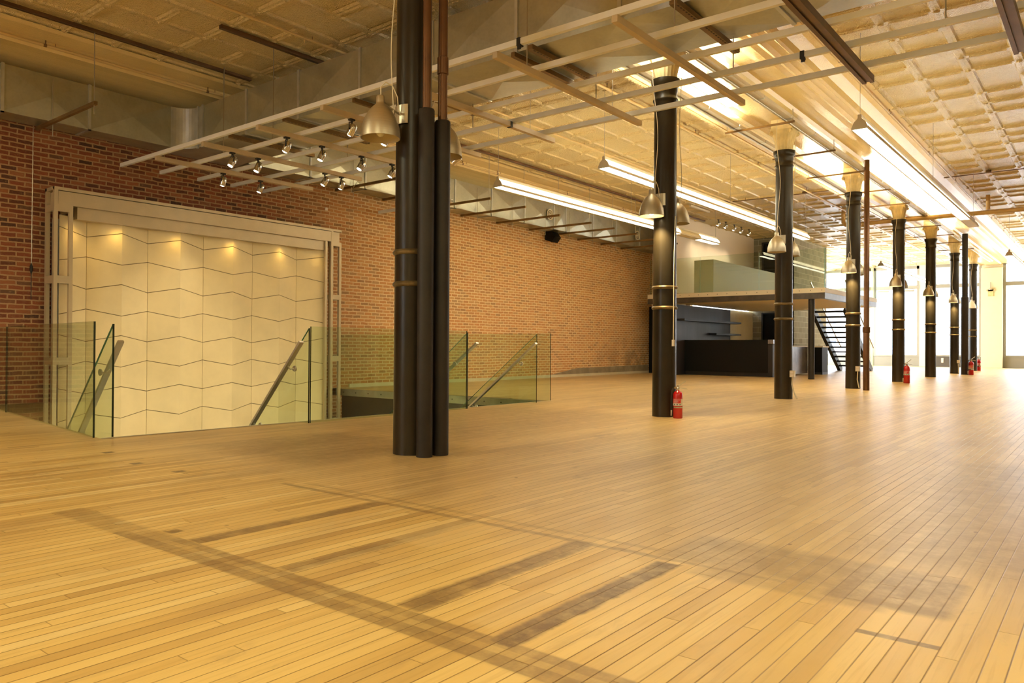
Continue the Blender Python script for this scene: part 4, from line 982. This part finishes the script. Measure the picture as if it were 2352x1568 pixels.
# ================================================================== SMALL THINGS
struct('baseboard_left', MB().box(XW, 10.15, 0, XW+.03, 23.1, .075), M['board'])
struct('trim_9', MB().prism([(17.3, .075), (22.85, .075), (22.85, .27), (18.6, .24)], 0, XW, XW+.035), M['concrete'])
def extinguisher(x, y, s, ang, lab, hose=True, band=True):
    t = thing('fire_extinguisher', (x, y, 0), lab, 'fire extinguisher', 'red fire extinguishers on the floor')
    r = .058*s
    d = Vector((math.cos(ang), math.sin(ang), 0)); 
    V = lambda a, z, b=0: Vector((x, y, z*s))+d*a*s+Vector((-d.y, d.x, 0))*b*s
    MB().lathe([(r*.92, 0), (r, .012*s), (r, .275*s), (r*.93, .305*s), (r*.7, .325*s), (r*.38, .335*s), (r*.3, .345*s)], (x, y, 0), 28).build('cylinder', M['red'], t)
    MB().lathe([(.016*s, .34*s), (.019*s, .36*s), (.017*s, .39*s), (.01*s, .40*s)], (x, y, 0), 14).tube([V(-.045, .372), V(.02, .372)], .010*s, 8).build('valve', M['chrome'], t)
    MB().bar(V(-.01, .385), V(.03, .41), .018*s, .006*s).bar(V(.03, .41), V(.095, .455), .016*s, .005*s).build('lever', M['steel'], t)
    MB().bar(V(.0, .375), V(.115, .358), .018*s, .006*s).build('carry_handle', M['steel'], t)
    # curved labels facing the camera
    ca = math.atan2(-y, -x)
    def lab_(a0, a1, z0, z1, m_, nm_, off):
        m = MB(); n2 = 8
        for k in range(n2):
            t0 = ca+math.radians(a0+(a1-a0)*k/n2); t1 = ca+math.radians(a0+(a1-a0)*(k+1)/n2); q = r+off
            P = lambda tt, z: (x+q*math.cos(tt), y+q*math.sin(tt), z*s)
            m.face([P(t0, z0), P(t1, z0), P(t1, z1), P(t0, z1)])
        m.smooth = True
        return m.build(nm_, m_, t)
    pl = lab_(-75, 75, .155, .238, M['label'], 'label_plate', .0008)
    lab_(-72, 38, .185, .236, M['redpale'], 'red_label', .0014)
    for k, (z, a0, a1) in enumerate(((.226, -55, 25), (.214, -60, 0), (.203, -60, 10), (.193, -60, -5))): lab_(a0, a1, z-.002, z+.002, M['label'], 'text_line', .0018)
    for a in (-50, -14, 20): lab_(a, a+14, .163, .177, M['ink'], 'pictogram', .0018)
    if band: lab_(-85, 85, .128, .143, M['chrome'], 'strap', .002)
    if hose:
        pts = [V(-.045, .372), V(-.062, .36), V(-.074, .32), V(-.078, .25), V(-.079, .16), V(-.078, .10)]
        MB().tube(pts, .008*s, 8).build('hose', M['rubber'], t); MB().tube([V(-.078, .10), V(-.080, .03)], [.009*s, .006*s], 8).build('nozzle', M['label'], t)
    return t
ca_ = .67
extinguisher(-4.205, 8.56, 1.0, ca_, 'red fire extinguisher at the foot of the second column, the nearest one')
extinguisher(-4.12, 21.1, 1.30, ca_+.2, 'red fire extinguisher right of the fifth column', True, False)
extinguisher(-3.80, 29.42, 1.33, ca_, 'dark red fire extinguisher right of the black riser pipe')
extinguisher(-4.30, 35.3, 1.30, ca_, 'farthest red fire extinguisher, at the last column')
def outlet_box(x, y, z, lab, pts):
    t = thing('outlet_box', (x, y, z), lab, 'outlet', 'outlet boxes on the columns')
    MB().box(x-.035, y-.03, z-.055, x+.045, y+.03, z+.055).build('box', M['outlet'], t)
    MB().box(x-.02, y-.034, z+.008, x+.03, y-.03, z+.04).box(x-.02, y-.034, z-.04, x+.03, y-.03, z-.008).build('socket', M['label'], t)
    MB().tube(pts, .012, 6).build('conduit', M['outlet'], t)
outlet_box(-4.285, 13.0, .43, 'ivory outlet box low on the third column', [(-4.28, 13.0, .38), (-4.285, 12.99, .25), (-4.25, 12.98, .12), (-4.19, 12.95, .02)])
outlet_box(-4.335, 17.33, .43, 'ivory outlet box low on the fourth column', [(-4.33, 17.33, .38), (-4.34, 17.33, .2), (-4.30, 17.32, .02)])
outlet_box(-4.33, 30.5, .42, 'small outlet box low on the seventh column', [(-4.33, 30.5, .37), (-4.32, 30.5, .02)])
t = thing('pull_cable', (-4.29, 8.62, 2.4), 'thin white cable with a plug hanging down the right side of the second column', 'cable')
MB().tube([(-4.30, 8.66, 2.5), (-4.295, 8.62, 1.9), (-4.292, 8.61, 1.3), (-4.29, 8.6, .95)], .006, 6).build('cord', M['cable'], t); MB().box(-4.30, 8.58, .88, -4.275, 8.61, .96).build('plug', M['label'], t)
t = thing('pull_chain', (-12.3, 4.15, 1.0), 'thin cord with a black weight hanging on the brick wall left of the panel frame', 'cord')
MB().tube([(-12.31, 4.29, 3.99), (-12.31, 4.285, 2.0)], .005, 5).build('cord', M['zinc'], t)
MB().lathe([(.004, -.12), (.022, -.05), (.02, 0), (.004, .05)], (-12.31, 4.283, 1.98), 8).build('weight', M['rubber'], t); MB().tube([(-12.31, 4.283, 1.9), (-12.31, 4.283, 1.5)], .006, 5).build('tail', M['rubber'], t)
t = thing('ceiling_speaker', (-4.5, 41.1, 3.6), 'small emergency light on a star-shaped tan plate on the cream pier', 'emergency light')
MB().box(-4.66, FY-.29, 3.30, -4.44, FY-.25, 3.62).box(-4.72, FY-.29, 3.54, -4.38, FY-.25, 3.62).build('plate', M['capital'], t)
MB().lathe([(.07, 0), (.09, .04), (.05, .09)], (-4.55, FY-.32, 3.60), 12).build('lamp_body', M['fixture'], t); MB().tube([(-4.55, FY-.3, 3.69), (-4.55, FY-.3, 3.95)], .015, 6).build('stem', M['zinc'], t)
for x in (-6.55, -5.3):
    o = MB().box(x-.05, FY-.035, .2, x+.05, FY-.002, .42).build('floor_outlet', M['label'], loc=(x, FY, .2)); tag(o, 'white outlet plate on the dark panel under the middle window, %s' % ('left' if x < -6 else 'right'), 'outlet', 'outlets under the window')
# clean helper ids
for o in bpy.data.objects:
    if '_o' in o: del o['_o']
